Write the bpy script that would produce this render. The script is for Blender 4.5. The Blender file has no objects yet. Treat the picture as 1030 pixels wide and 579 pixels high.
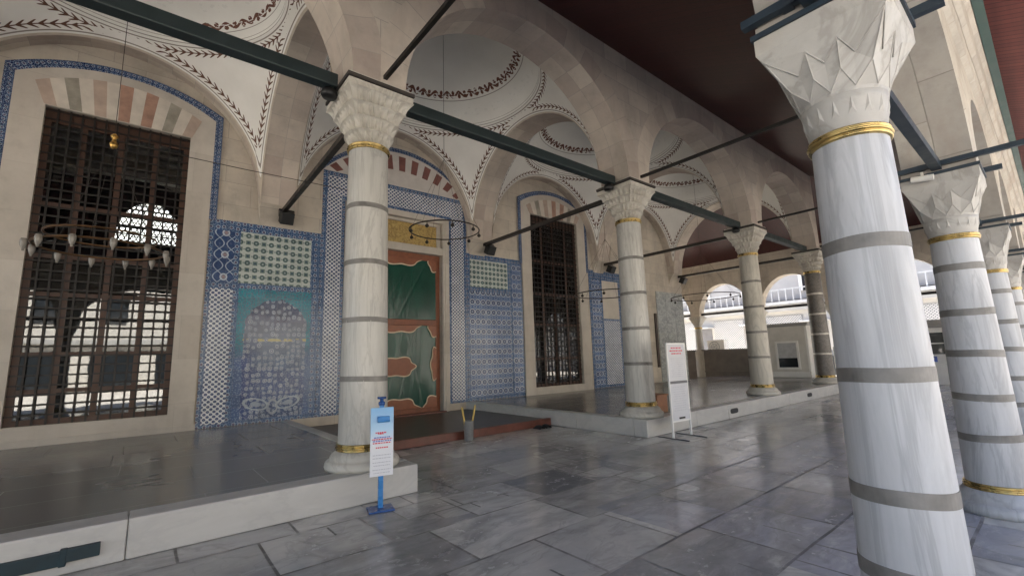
import bpy, math, random
from mathutils import Vector, Matrix
random.seed(7)
sc = bpy.context.scene
COL = sc.collection
R = math.radians
PI = math.pi

# ------------------------------------------------------------------ camera
cam_d = bpy.data.cameras.new('camera'); cam = bpy.data.objects.new('camera', cam_d); COL.objects.link(cam)
_r = Vector((0.7740147, -0.6324700, -0.0297134)); _u = Vector((-0.0741787, -0.1371848, 0.9877641)); _f = Vector((0.6288074, 0.7623398, 0.1530989))
M = Matrix(((_r.x, _u.x, -_f.x, -2.04666), (_r.y, _u.y, -_f.y, -5.26371), (_r.z, _u.z, -_f.z, 1.46755), (0, 0, 0, 1)))
cam.matrix_world = M
cam_d.sensor_fit = 'HORIZONTAL'; cam_d.sensor_width = 36; cam_d.lens = 450.83 / 1030 * 36
cam_d.clip_start = 0.05; cam_d.clip_end = 2000
sc.camera = cam

# ------------------------------------------------------------------ world, sun, exposure
SUN_EL = 55.0
SUN_DIR = Vector((0.03, 1.0, 0)).normalized()            # horizontal direction towards the sun
w = bpy.data.worlds.new('World'); sc.world = w; w.use_nodes = True
wn = w.node_tree.nodes; bg = wn['Background']
sky = wn.new('ShaderNodeTexSky'); sky.sky_type = 'NISHITA'; sky.sun_disc = False
sky.sun_elevation = R(SUN_EL); sky.sun_rotation = math.atan2(SUN_DIR.x, SUN_DIR.y)
sky.air_density = 1.0; sky.dust_density = 2.0; sky.ozone_density = 1.0
w.node_tree.links.new(sky.outputs[0], bg.inputs[0]); bg.inputs[1].default_value = 0.085
sd = bpy.data.lights.new('sun', 'SUN'); sun = bpy.data.objects.new('sun', sd); COL.objects.link(sun)
sd.energy = 5.0; sd.angle = R(0.5); sd.color = (1.0, 0.95, 0.87)
sv = Vector((SUN_DIR.x * math.cos(R(SUN_EL)), SUN_DIR.y * math.cos(R(SUN_EL)), math.sin(R(SUN_EL))))
sun.rotation_euler = sv.to_track_quat('Z', 'Y').to_euler()
sc.view_settings.view_transform = 'Standard'; sc.view_settings.look = 'None'
sc.view_settings.exposure = 2.78; sc.view_settings.gamma = 1.0
sc.render.engine = 'CYCLES'
sc.cycles.max_bounces = 10; sc.cycles.diffuse_bounces = 6; sc.cycles.glossy_bounces = 4
sc.cycles.transparent_max_bounces = 12; sc.cycles.caustics_reflective = False; sc.cycles.caustics_refractive = False

# ------------------------------------------------------------------ node helper
class NT:
    """tiny expression builder over a material's node tree"""
    def __init__(s, name, rough=0.5, metal=0.0, spec=0.5):
        s.m = bpy.data.materials.new(name); s.m.use_nodes = True
        s.t = s.m.node_tree; s.n = s.t.nodes; s.l = s.t.links
        s.b = s.n['Principled BSDF']
        s.b.inputs['Roughness'].default_value = rough; s.b.inputs['Metallic'].default_value = metal
        s.b.inputs['Specular IOR Level'].default_value = spec
        s._uv = s._ob = None
    def put(s, sock, v):
        if isinstance(v, (int, float)):
            if sock.type in ('RGBA',): sock.default_value = (v, v, v, 1)
            elif sock.type == 'VECTOR': sock.default_value = (v, v, v)
            else: sock.default_value = v
        elif isinstance(v, tuple):
            if sock.type == 'RGBA': sock.default_value = tuple(v) + ((1,) if len(v) == 3 else ())
            else: sock.default_value = v[:3]
        else: s.l.new(v, sock)
    def m_(s, op, a, b=None, c=None):
        n = s.n.new('ShaderNodeMath'); n.operation = op
        s.put(n.inputs[0], a)
        if b is not None: s.put(n.inputs[1], b)
        if c is not None: s.put(n.inputs[2], c)
        return n.outputs[0]
    def add(s, a, b): return s.m_('ADD', a, b)
    def sub(s, a, b): return s.m_('SUBTRACT', a, b)
    def mul(s, a, b): return s.m_('MULTIPLY', a, b)
    def div(s, a, b): return s.m_('DIVIDE', a, b)
    def frac(s, a): return s.m_('FRACT', a)
    def abs(s, a): return s.m_('ABSOLUTE', a)
    def lt(s, a, b): return s.m_('LESS_THAN', a, b)
    def gt(s, a, b): return s.m_('GREATER_THAN', a, b)
    def mn(s, a, b): return s.m_('MINIMUM', a, b)
    def mx(s, a, b): return s.m_('MAXIMUM', a, b)
    def band(s, x, lo, hi): return s.mul(s.gt(x, lo), s.lt(x, hi))
    def sqrt(s, a): return s.m_('SQRT', a)
    def len2(s, a, b): return s.sqrt(s.add(s.mul(a, a), s.mul(b, b)))
    def uv(s):
        if s._uv is None:
            n = s.n.new('ShaderNodeTexCoord'); s._uv = n.outputs['UV']
        return s._uv
    def ob(s):
        if s._ob is None:
            n = s.n.new('ShaderNodeTexCoord'); s._ob = n.outputs['Object']
        return s._ob
    def geo(s): return s.n.new('ShaderNodeNewGeometry').outputs['Position']
    def sep(s, v):
        n = s.n.new('ShaderNodeSeparateXYZ'); s.l.new(v, n.inputs[0]); return n.outputs
    def comb(s, x, y, z=0.0):
        n = s.n.new('ShaderNodeCombineXYZ')
        for i, q in enumerate((x, y, z)): s.put(n.inputs[i], q)
        return n.outputs[0]
    def scale(s, v, k):
        n = s.n.new('ShaderNodeVectorMath'); n.operation = 'MULTIPLY'; s.l.new(v, n.inputs[0])
        n.inputs[1].default_value = k if isinstance(k, tuple) else (k, k, k); return n.outputs[0]
    def vadd(s, a, b):
        n = s.n.new('ShaderNodeVectorMath'); n.operation = 'ADD'; s.put(n.inputs[0], a); s.put(n.inputs[1], b); return n.outputs[0]
    def noise(s, v, sc_, det=4, rough=0.55, dist=0.0):
        n = s.n.new('ShaderNodeTexNoise'); n.inputs['Scale'].default_value = sc_; n.inputs['Detail'].default_value = det
        n.inputs['Roughness'].default_value = rough; n.inputs['Distortion'].default_value = dist
        s.l.new(v, n.inputs['Vector']); return n.outputs['Fac']
    def noisec(s, v, sc_, det=3):
        n = s.n.new('ShaderNodeTexNoise'); n.inputs['Scale'].default_value = sc_; n.inputs['Detail'].default_value = det
        s.l.new(v, n.inputs['Vector']); return n.outputs['Color']
    def voro(s, v, sc_, feat='F1', rnd=1.0, dim='2D'):
        n = s.n.new('ShaderNodeTexVoronoi'); n.voronoi_dimensions = dim; n.feature = feat
        n.inputs['Scale'].default_value = sc_; n.inputs['Randomness'].default_value = rnd
        s.l.new(v, n.inputs['Vector']); return n.outputs
    def ramp(s, f, stops, interp='LINEAR'):
        n = s.n.new('ShaderNodeValToRGB'); r = n.color_ramp; r.interpolation = interp
        while len(r.elements) < len(stops): r.elements.new(0.5)
        for e, (p, c) in zip(r.elements, stops):
            e.position = p; e.color = (c, c, c, 1) if isinstance(c, (int, float)) else (c[0], c[1], c[2], 1)
        s.l.new(f, n.inputs[0]); return n.outputs[0]
    def mix(s, f, a, b, mode='MIX'):
        n = s.n.new('ShaderNodeMix'); n.data_type = 'RGBA'; n.blend_type = mode
        s.put(n.inputs[0], f); s.put(n.inputs[6], a); s.put(n.inputs[7], b); return n.outputs[2]
    def sm(s, x, lo, hi, a=0.0, b=1.0):
        n = s.n.new('ShaderNodeMapRange'); n.interpolation_type = 'SMOOTHSTEP'
        s.put(n.inputs[0], x); n.inputs[1].default_value = lo; n.inputs[2].default_value = hi
        n.inputs[3].default_value = a; n.inputs[4].default_value = b; return n.outputs[0]
    def brick(s, v, bw, rh, mortar, c1, c2, cm, off=0.5, sq=1.0, sqf=2, smooth=0.1, bias=0.0):
        n = s.n.new('ShaderNodeTexBrick'); n.inputs['Scale'].default_value = 1.0
        n.inputs['Brick Width'].default_value = bw; n.inputs['Row Height'].default_value = rh
        n.inputs['Mortar Size'].default_value = mortar; n.inputs['Mortar Smooth'].default_value = smooth
        n.inputs['Bias'].default_value = bias
        n.offset = off; n.squash = sq; n.squash_frequency = sqf
        s.put(n.inputs['Color1'], c1); s.put(n.inputs['Color2'], c2); s.put(n.inputs['Mortar'], cm)
        s.l.new(v, n.inputs['Vector']); return n.outputs
    def bump(s, h, strength=0.3, dist=0.02):
        n = s.n.new('ShaderNodeBump'); n.inputs['Strength'].default_value = strength; n.inputs['Distance'].default_value = dist
        s.l.new(h, n.inputs['Height']); s.l.new(n.outputs[0], s.b.inputs['Normal']); return n.outputs[0]
    def base(s, c): s.put(s.b.inputs['Base Color'], c); return s
    def rgh(s, c): s.put(s.b.inputs['Roughness'], c); return s

MAT = {}
def plain(name, col, rough=0.5, metal=0.0, var=0.12, vs=6.0, bump=0.0, spec=0.5):
    k = NT(name, rough, metal, spec)
    f = k.noise(k.ob(), vs, 5)
    lo = tuple(c * (1 - var) for c in col); hi = tuple(min(1, c * (1 + var)) for c in col)
    k.base(k.ramp(f, [(0.3, lo), (0.7, hi)]))
    k.rgh(k.sm(f, 0.3, 0.7, max(0.02, rough - 0.08), min(1, rough + 0.08)))
    if bump: k.bump(k.noise(k.ob(), vs * 6, 4), bump, 0.01)
    MAT[name] = k.m; return k.m

def stone(name, bw, rh, c1, c2, cm, mortar=0.006, off=0.5, bump=0.25, sq=1.0, use='UV', stain=0.35):
    k = NT(name, 0.8, 0, 0.25)
    v = k.uv()
    p = k.ob()
    wob = k.vadd(v, k.scale(k.noisec(v, 1.3, 2), 0.02))
    br = k.brick(wob, bw, rh, mortar, c1, c2, cm, off, sq, 2, 0.3)
    n1 = k.noise(p, 1.1, 6, 0.65); n2 = k.noise(p, 9.0, 6, 0.7); n3 = k.noise(k.scale(p, (1, 1, 0.25)), 2.3, 5, 0.6)
    c = k.mix(k.sm(n1, 0.40, 0.70, 0, stain), br['Color'], k.mix(0.6, br['Color'], (0.22, 0.20, 0.175)))
    n5 = k.noise(p, 3.2, 7, 0.72)
    c = k.mix(k.sm(n5, 0.50, 0.70, 0, stain * 0.8), c, k.mix(0.55, c, (0.25, 0.23, 0.205)))
    c = k.mix(k.sm(n3, 0.45, 0.75, 0, stain * 0.8), c, (0.32, 0.27, 0.225))
    c = k.mix(k.sm(n2, 0.25, 0.8, 0.0, 0.30), c, k.mix(0.5, c, (0.62, 0.58, 0.52)))
    k.base(c)
    h = k.sub(k.mul(n2, 0.5), br['Fac'])
    k.bump(h, bump, 0.015)
    MAT[name] = k.m; return k.m

# ---- general materials
stone('wall_stone', 0.95, 0.48, (0.62, 0.555, 0.46), (0.51, 0.452, 0.375), (0.36, 0.32, 0.275), 0.005, 0.5, 0.4, stain=0.6)
stone('arch_stone', 0.42, 0.62, (0.64, 0.57, 0.48), (0.44, 0.36, 0.31), (0.408, 0.372, 0.329), 0.005, 0.0, 0.4, stain=0.5)
stone('spandrel_stone', 0.7, 0.36, (0.62, 0.56, 0.475), (0.49, 0.43, 0.37), (0.371, 0.342, 0.306), 0.006, 0.5, 0.45, stain=0.5)
stone('outer_stone', 0.8, 0.36, (0.44, 0.415, 0.37), (0.34, 0.315, 0.28), (0.26, 0.24, 0.21), 0.005, 0.5, 0.7, stain=1.0)

def marble(name, c1, c2, vein, rough=0.35, vsc=1.0, stretch=(3, 3, 0.5), vk=0.45):
    k = NT(name, rough, 0, 0.5)
    p = k.ob()
    oi = k.n.new('ShaderNodeObjectInfo'); sh = k.mul(oi.outputs['Random'], 37.0)
    q = k.vadd(k.scale(p, stretch), k.comb(sh, sh, sh))
    n1 = k.noise(q, 1.2 * vsc, 7, 0.65, 1.2)
    n2 = k.noise(q, 4.5 * vsc, 6, 0.7, 0.6)
    v = k.abs(k.sub(k.noise(q, 0.9 * vsc, 6, 0.6, 1.8), 0.5))
    c = k.ramp(n1, [(0.3, c1), (0.68, c2)])
    c = k.mix(k.sm(v, 0.0, 0.05, vk, 0.0), c, vein)
    n4 = k.mul(k.noise(k.scale(q, (2.4, 2.4, 0.5)), 1.6, 5, 0.6, 0.3), k.sm(k.noise(p, 1.4, 3), 0.35, 0.65, 0.75, 1.12))
    c = k.mix(k.sm(n2, 0.35, 0.75, 0.0, 0.28), c, k.mix(0.6, c, vein))
    if stretch[2] < 0.6: c = k.mix(k.sm(n4, 0.54, 0.72, 0.0, 0.42), c, k.mix(0.75, c, vein))
    k.base(c); k.rgh(k.sm(n2, 0.3, 0.7, rough - 0.1, rough + 0.15))
    k.bump(n2, 0.06, 0.01)
    MAT[name] = k.m
marble('column_marble', (0.54, 0.525, 0.485), (0.45, 0.437, 0.40), (0.25, 0.24, 0.22), 0.38, 1.3, (3, 3, 0.5), 0.35)
marble('warm_column_marble', (0.56, 0.53, 0.46), (0.45, 0.42, 0.36), (0.30, 0.28, 0.24), 0.4)
marble('granite_column', (0.13, 0.115, 0.10), (0.08, 0.07, 0.062), (0.20, 0.18, 0.16), 0.35, 4, (1, 1, 1))
marble('white_column_marble', (0.53, 0.533, 0.54), (0.42, 0.422, 0.428), (0.15, 0.15, 0.152), 0.42, 1.3, (2.6, 2.6, 0.35), 0.26)
marble('capital_marble', (0.60, 0.57, 0.50), (0.50, 0.47, 0.41), (0.34, 0.31, 0.26), 0.55, 1.6, (1, 1, 1))
marble('white_capital_marble', (0.45, 0.43, 0.39), (0.38, 0.36, 0.33), (0.24, 0.225, 0.195), 0.55, 1.6, (1, 1, 1))
marble('edge_marble', (0.56, 0.545, 0.51), (0.46, 0.447, 0.42), (0.42, 0.41, 0.39), 0.45, 1.2, (0.6, 1, 1.4))
stone('surround_marble', 3.0, 0.82, (0.584, 0.538, 0.473), (0.505, 0.458, 0.397), (0.436, 0.393, 0.342), 0.003, 0.5, 0.2, stain=0.4)
marble('grey_panel_marble', (0.40, 0.415, 0.40), (0.27, 0.29, 0.285), (0.55, 0.56, 0.55), 0.22, 1.6, (1, 1, 2.0))
plain('band_metal', (0.19, 0.18, 0.165), 0.55, 0.2, 0.35, 7)
plain('gold', (0.50, 0.37, 0.15), 0.30, 0.95, 0.4, 9)
plain('beam_paint', (0.020, 0.031, 0.032), 0.5, 0, 0.15, 5)
plain('steel_paint', (0.022, 0.036, 0.050), 0.4, 0.1, 0.15, 5)
plain('iron_black', (0.018, 0.015, 0.013), 0.5, 0.3, 0.2, 8)
plain('bar_dark', (0.030, 0.024, 0.019), 0.5, 0.1, 0.2, 8)
plain('lamp_black', (0.012, 0.012, 0.012), 0.45, 0.1)
plain('lamp_glass', (0.24, 0.22, 0.19), 0.2, 0, 0.1)
plain('bronze', (0.13, 0.07, 0.03), 0.4, 0.6, 0.2, 9)
plain('brass', (0.55, 0.33, 0.09), 0.3, 0.9, 0.1)
plain('dark_ring', (0.035, 0.028, 0.022), 0.45, 0.4)
plain('dark_abacus', (0.05, 0.042, 0.036), 0.7)
plain('window_wood', (0.062, 0.027, 0.015), 0.5, 0, 0.25, 10)
plain('dark_wood', (0.045, 0.028, 0.02), 0.5, 0, 0.25, 10)
plain('red_wood', (0.15, 0.055, 0.038), 0.4, 0, 0.25, 7)
plain('door_wood', (0.22, 0.075, 0.036), 0.45, 0, 0.2, 7)
plain('patch_leather', (0.25, 0.088, 0.042), 0.45, 0, 0.15, 9)
plain('cream_piping', (0.66, 0.55, 0.40), 0.6)
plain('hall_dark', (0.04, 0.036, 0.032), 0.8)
plain('white_paint', (0.78, 0.77, 0.74), 0.5, 0, 0.05, 3)
plain('cream_paint', (0.62, 0.60, 0.55), 0.55, 0, 0.08, 3)
plain('pale_wall', (0.42, 0.41, 0.395), 0.7, 0, 0.06, 1.5)
plain('lime_wall', (0.50, 0.475, 0.43), 0.8, 0, 0.06, 1.5)
plain('stone_trim', (0.34, 0.335, 0.325), 0.7, 0, 0.1, 2)
plain('blue_plastic', (0.03, 0.20, 0.50), 0.3, 0, 0.08)
plain('deep_blue', (0.015, 0.07, 0.25), 0.25, 0, 0.1)
plain('sheet_white', (0.60, 0.60, 0.62), 0.4, 0, 0.03)
plain('print_red', (0.62, 0.06, 0.09), 0.6)
plain('print_blue', (0.10, 0.16, 0.48), 0.6)
plain('print_grey', (0.45, 0.46, 0.50), 0.6)
plain('black_rubber', (0.02, 0.02, 0.022), 0.6)
plain('zinc', (0.36, 0.37, 0.37), 0.4, 0.6, 0.15, 12)
plain('yellow_wood', (0.55, 0.40, 0.12), 0.5)
plain('brown_box', (0.26, 0.11, 0.05), 0.6, 0, 0.2, 8)
plain('teal_metal', (0.016, 0.034, 0.042), 0.55, 0.2, 0.3, 7)
plain('parapet_stone', (0.17, 0.15, 0.13), 0.75, 0, 0.2, 3)
plain('glass_dark', (0.02, 0.024, 0.028), 0.08)
plain('car_white', (0.7, 0.7, 0.7), 0.25)
plain('car_dark', (0.03, 0.035, 0.04), 0.25)
plain('green_fascia', (0.045, 0.085, 0.075), 0.5, 0, 0.15, 4)
plain('floor_border', (0.12, 0.11, 0.10), 0.5)
plain('voussoir_white', (0.60, 0.545, 0.47), 0.6, 0, 0.12, 5)
plain('voussoir_pink', (0.44, 0.34, 0.275), 0.6, 0, 0.15, 5)
plain('voussoir_red', (0.38, 0.225, 0.165), 0.6, 0, 0.25, 6)
plain('voussoir_green', (0.30, 0.275, 0.225), 0.6, 0, 0.25, 6)
plain('lunette_white', (0.60, 0.56, 0.52), 0.45, 0, 0.08, 5)
plain('lunette_red', (0.21, 0.085, 0.07), 0.45, 0, 0.2, 6)
plain('asphalt_yard', (0.60, 0.56, 0.50), 0.85, 0, 0.15, 0.6)
plain('ac_grey', (0.45, 0.46, 0.47), 0.5)
plain('parked_grey', (0.12, 0.12, 0.13), 0.4)

# ---- pavement: big glossy marble slabs with wide dark joints
def mat_floor(name, bw, rh, dark=False):
    k = NT(name, 0.2, 0, 0.5)
    P = k.ob()
    wob = k.vadd(P, k.scale(k.vadd(k.noisec(P, 0.55, 2), (-0.5, -0.5, -0.5)), 0.06))
    if dark:
        br = k.brick(wob, bw, rh, 0.005, (0.205, 0.195, 0.178), (0.185, 0.177, 0.163), (0.13, 0.122, 0.11), 0.43, 1.5, 3, 0.3)
    else:
        br = k.brick(wob, bw, rh, 0.014, 1.0, 0.0, 0.5, 0.37, 1.45, 3, 0.2)
    q = k.vadd(k.scale(P, (0.6, 1.4, 1)), k.scale(k.noisec(P, 0.8, 3), 1.2))
    n1 = k.noise(q, 1.3, 7, 0.62, 1.0); n2 = k.noise(P, 7.0, 6, 0.7); n3 = k.noise(P, 0.45, 4, 0.6)
    if dark:
        c = br['Color']
        c = k.mix(k.sm(n1, 0.5, 0.85, 0, 0.08), c, (0.20, 0.19, 0.175))
        c = k.mix(k.sm(n3, 0.42, 0.65, 0, 0.18), c, (0.13, 0.12, 0.105))
        k.base(c)
        k.rgh(k.add(k.sm(n3, 0.3, 0.7, 0.18, 0.28), k.mul(br['Fac'], 0.3)))
        k.bump(k.sub(k.mul(n3, 0.08), k.mul(br['Fac'], 0.3)), 0.05, 0.01)
    else:
        rnd = k.sep(br['Color'])[0]
        b2 = k.brick(wob, bw * 0.5, rh * 0.5, 0.011, 1.0, 0.0, 0.5, 0.37, 1.45, 3, 0.2)
        b3 = k.brick(wob, bw * 0.5, rh, 0.011, 1.0, 0.0, 0.5, 0.37, 1.45, 3, 0.2)
        zone = k.gt(k.noise(P, 0.5, 2), 0.60); zone2 = k.lt(k.noise(P, 0.45, 2), 0.41)
        rnd = k.mix(zone, rnd, k.mix(0.6, rnd, k.sep(b2['Color'])[0])); rnd = k.sep(rnd)[0] if False else rnd
        jt = k.mx(br['Fac'], k.mx(k.mul(zone, b2['Fac']), k.mul(zone2, b3['Fac'])))
        c = k.ramp(rnd, [(0.0, (0.24, 0.24, 0.255)), (0.2, (0.47, 0.455, 0.43)), (0.5, (0.72, 0.69, 0.64)), (0.75, (0.60, 0.58, 0.545)), (1.0, (0.30, 0.295, 0.30))])
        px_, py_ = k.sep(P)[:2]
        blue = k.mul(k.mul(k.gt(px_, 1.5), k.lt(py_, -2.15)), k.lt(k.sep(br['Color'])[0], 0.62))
        c = k.mix(k.mul(blue, 0.7), c, (0.33, 0.335, 0.40))  # bluish marble slabs; part of the tint is painted-in sky reflection
        c = k.mix(k.sm(n1, 0.42, 0.70, 0, 0.6), c, (0.20, 0.195, 0.19))
        vein = k.abs(k.sub(k.noise(q, 0.9, 6, 0.6, 1.6), 0.5))
        c = k.mix(k.sm(vein, 0.0, 0.03, 0.22, 0.0), c, (0.17, 0.165, 0.16))
        c = k.mix(k.sm(k.noise(q, 0.55, 5, 0.6, 0.8), 0.48, 0.66, 0, 0.5), c, (0.22, 0.215, 0.21))
        c = k.mix(k.sm(n2, 0.4, 0.8, 0, 0.3), c, (0.52, 0.50, 0.46))
        jn = k.noise(P, 2.0, 4)
        c = k.mix(k.mul(jt, k.sm(jn, 0.3, 0.6, 0.45, 0.95)), c, (0.14, 0.132, 0.122))
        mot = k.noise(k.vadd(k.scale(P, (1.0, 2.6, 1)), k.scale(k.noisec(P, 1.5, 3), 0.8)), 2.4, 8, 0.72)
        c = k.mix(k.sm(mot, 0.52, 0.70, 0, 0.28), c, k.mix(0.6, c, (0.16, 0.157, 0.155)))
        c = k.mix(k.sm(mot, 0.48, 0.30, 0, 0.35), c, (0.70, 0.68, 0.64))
        k.base(c)
        k.rgh(k.add(k.add(k.sm(n1, 0.3, 0.75, 0.11, 0.27), k.sm(n2, 0.3, 0.8, -0.03, 0.08)), k.mul(jt, 0.45)))
        k.put(k.b.inputs['Specular IOR Level'], k.sm(jt, 0.0, 1.0, 0.5, 0.05))
        k.bump(k.add(k.mul(n3, 0.5), k.sub(k.mul(n2, 0.05), k.mul(jt, 0.6))), 0.10, 0.010)
    MAT[name] = k.m
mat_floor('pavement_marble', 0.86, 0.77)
mat_floor('platform_marble', 1.5, 0.8, True)

# ---- painted plaster of the vaults
def mat_pendentive(a, ht):
    k = NT('pendentive_plaster', 0.75, 0, 0.2)
    x, y, z = k.sep(k.ob())[:]
    Rr = a * math.sqrt(2)
    def dist(c): return k.mul(k.sub(math.asin(a / Rr), k.m_('ARCSINE', k.m_('MINIMUM', k.div(k.abs(c), Rr), 0.9999))), Rr)
    dx, dy = dist(x), dist(y); dz = k.add(dist(z), Rr * (math.asin(ht / Rr) - math.asin(a / Rr)))
    ax_ = k.mul(k.m_('ARCTAN2', z, k.abs(y)), a); ay_ = k.mul(k.m_('ARCTAN2', z, k.abs(x)), a); az_ = k.mul(k.m_('ARCTAN2', y, x), a)
    def garland(d, al, d0, hw, others):
        v = k.abs(k.div(k.sub(d, d0), hw))
        u = k.frac(k.sub(k.div(al, 0.135), k.mul(v, 0.75)))
        leaf = k.mul(k.lt(k.abs(k.sub(u, 0.5)), k.sub(0.26, k.mul(v, 0.16))), k.lt(v, 1.0))
        stem = k.lt(v, 0.13)
        g = k.mx(leaf, stem)
        for o in others: g = k.mul(g, k.gt(o, 0.20))
        return g
    g = k.mx(k.mx(garland(dx, ax_, 0.17, 0.062, (dy, dz)), garland(dy, ay_, 0.17, 0.062, (dx, dz))), garland(dz, k.mul(k.m_('ARCTAN2', y, x), a), 0.14, 0.062, (dx, dy)))
    dm = k.mn(dx, dy)
    line = k.mx(k.band(dm, 0.065, 0.085), k.mul(k.band(dz, 0.035, 0.055), k.gt(dm, 0.08)))
    n = k.noise(k.ob(), 2.0, 5); n2 = k.noise(k.ob(), 9.0, 5)
    white = k.ramp(n, [(0.3, (0.76, 0.745, 0.70)), (0.7, (0.83, 0.815, 0.775))])
    c = k.mix(g, white, k.mix(n2, (0.10, 0.05, 0.035), (0.17, 0.09, 0.06)))
    c = k.mix(k.mul(line, 0.8), c, (0.16, 0.12, 0.10))
    st = k.ramp(n2, [(0.25, (0.46, 0.40, 0.325)), (0.75, (0.58, 0.50, 0.41))])
    c = k.mix(k.lt(dm, 0.035), c, st)
    k.base(c); k.bump(n2, 0.08, 0.01)
    MAT['pendentive_plaster'] = k.m
def mat_dome(name, hgt, g0, t0):
    k = NT(name, 0.75, 0, 0.2)
    x, y, z = k.sep(k.ob())[:]
    al = k.m_('ARCTAN2', y, x)
    n = k.noise(k.ob(), 1.6, 5); n2 = k.noise(k.ob(), 7.0, 5)
    c = k.ramp(n, [(0.3, (0.75, 0.74, 0.70)), (0.7, (0.82, 0.81, 0.77))])
    z0 = g0 * hgt
    v = k.div(k.sub(z, z0), 0.075)
    u = k.mul(al, 34 / (2 * PI) * 2)
    wave = k.mul(k.m_('SINE', k.mul(u, PI)), 0.45)
    g1 = k.lt(k.abs(k.sub(v, wave)), 0.30)
    fl = k.lt(k.len2(k.mul(k.sub(k.frac(u), 0.5), 1.7), k.sub(k.abs(v), 0.35)), 0.42)
    rag = k.gt(k.noise(k.comb(k.mul(al, 9.0), k.mul(z, 22.0), 0.0), 1.6, 3), 0.42)
    g = k.mul(k.mul(k.mx(g1, fl), rag), k.lt(k.abs(v), 1.0))
    ln = k.mx(k.band(z, z0 - 0.10, z0 - 0.088), k.mx(k.band(z, 0.012, 0.03), k.band(z, 0.085, 0.095)))
    txt = k.mul(k.band(z, (t0 - 0.16) * hgt, t0 * hgt), k.gt(k.noise(k.comb(k.mul(al, 16.0), k.mul(z, 18.0), 0.0), 1.0, 3), 0.60))
    c = k.mix(k.mul(txt, 0.14), c, (0.35, 0.36, 0.34))
    c = k.mix(g, c, k.mix(n2, (0.10, 0.045, 0.035), (0.20, 0.09, 0.06)))
    c = k.mix(k.mul(ln, 0.75), c, (0.17, 0.13, 0.11))
    k.base(c); k.bump(n2, 0.05, 0.01)
    MAT[name] = k.m

# ---- Iznik-style tile work (UV in metres inside each panel)
def tile_finish(k, c, grid=0.245):
    u, v = k.sep(k.uv())[:2]
    fu = k.abs(k.sub(k.frac(k.div(u, grid)), 0.5)); fv = k.abs(k.sub(k.frac(k.div(v, grid)), 0.5))
    j = k.gt(k.mx(fu, fv), 0.487)
    c = k.mix(k.mul(j, 0.5), c, (0.20, 0.21, 0.24))
    cell = k.comb(k.m_('FLOOR', k.div(u, grid)), k.m_('FLOOR', k.div(v, grid)), 0.0)
    wn_ = k.n.new('ShaderNodeTexWhiteNoise'); wn_.noise_dimensions = '2D'; k.l.new(cell, wn_.inputs['Vector'])
    c = k.mix(0.20, c, wn_.outputs['Value'], 'SOFT_LIGHT')
    n = k.noise(k.ob(), 1.7, 5, 0.65); n2 = k.noise(k.ob(), 14.0, 4)
    c = k.mix(k.sm(n, 0.57, 0.75, 0, 0.18), c, (0.40, 0.44, 0.50))
    k.base(c)
    k.rgh(k.sm(n2, 0.3, 0.7, 0.14, 0.28))
    # each tile sits at a slightly different tilt
    k.bump(k.add(k.mul(k.sep(wn_.outputs['Color'])[0], 0.12), k.sub(k.mul(k.noise(k.uv(), 4.0, 2), 0.25), k.mul(j, 0.5))), 0.25, 0.006)
    return k.m
NAVY = (0.012, 0.030, 0.115); BLUE = (0.034, 0.076, 0.175); PALE = (0.46, 0.52, 0.58); TEAL = (0.015, 0.21, 0.28)
def mat_lattice(name, s=0.105):
    k = NT(name); u, v = k.sep(k.uv())[:2]
    a = k.div(u, s); b = k.div(v, s * 0.9)
    p = k.sub(k.frac(k.add(a, k.mul(b, 1))), 0.5); q = k.sub(k.frac(k.sub(a, k.mul(b, 1))), 0.5)
    d = k.len2(p, q)
    c = k.mix(k.lt(d, 0.37), (0.60, 0.63, 0.66), NAVY)
    c = k.mix(k.lt(d, 0.10), c, (0.25, 0.33, 0.45))
    MAT[name] = tile_finish(k, c)
def mat_green_panel(name, s=0.29):
    k = NT(name); u, v = k.sep(k.uv())[:2]
    a = k.div(u, s); b = k.div(v, s)
    def dots(off, r0, r1, col, c, ring=None, square=False):
        p = k.sub(k.frac(k.add(a, off[0])), 0.5); q = k.sub(k.frac(k.add(b, off[1])), 0.5)
        d = k.mx(k.abs(p), k.abs(q)) if square else k.len2(p, q)
        c = k.mix(k.lt(d, r0), c, col)
        if r1: c = k.mix(k.lt(d, r1), c, ring)
        return c
    c = k.mix(k.noise(k.ob(), 3.0, 3), (0.42, 0.475, 0.45), (0.50, 0.545, 0.515))
    for o in ((0.0, 0.0), (0.5, 0.5)): c = dots(o, 0.185, 0.06, (0.085, 0.13, 0.13), c, (0.30, 0.36, 0.36))
    for o in ((0.5, 0.0), (0.0, 0.5)): c = dots(o, 0.15, 0.07, (0.13, 0.19, 0.17), c, (0.055, 0.09, 0.13), True)
    for o in ((0.25, 0.0), (0.75, 0.0), (0.25, 0.5), (0.75, 0.5)): c = dots(o, 0.055, 0, (0.20, 0.27, 0.25), c)
    MAT[name] = tile_finish(k, c)
def mat_border(name, s=0.12, ground=BLUE):
    k = NT(name); u, v = k.sep(k.uv())[:2]
    vo = k.voro(k.uv(), 1 / s, 'F1', 0.25)
    d = vo['Distance']
    vo2 = k.voro(k.uv(), 2.6 / s, 'DISTANCE_TO_EDGE', 0.9)
    c = k.mix(k.lt(vo2['Distance'], 0.07), ground, (0.20, 0.29, 0.44))
    c = k.mix(k.lt(d, 0.29), c, (0.40, 0.47, 0.54)); c = k.mix(k.lt(d, 0.20), c, NAVY)
    c = k.mix(k.lt(d, 0.07), c, (0.35, 0.20, 0.20))
    MAT[name] = tile_finish(k, c, 0.12)
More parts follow.
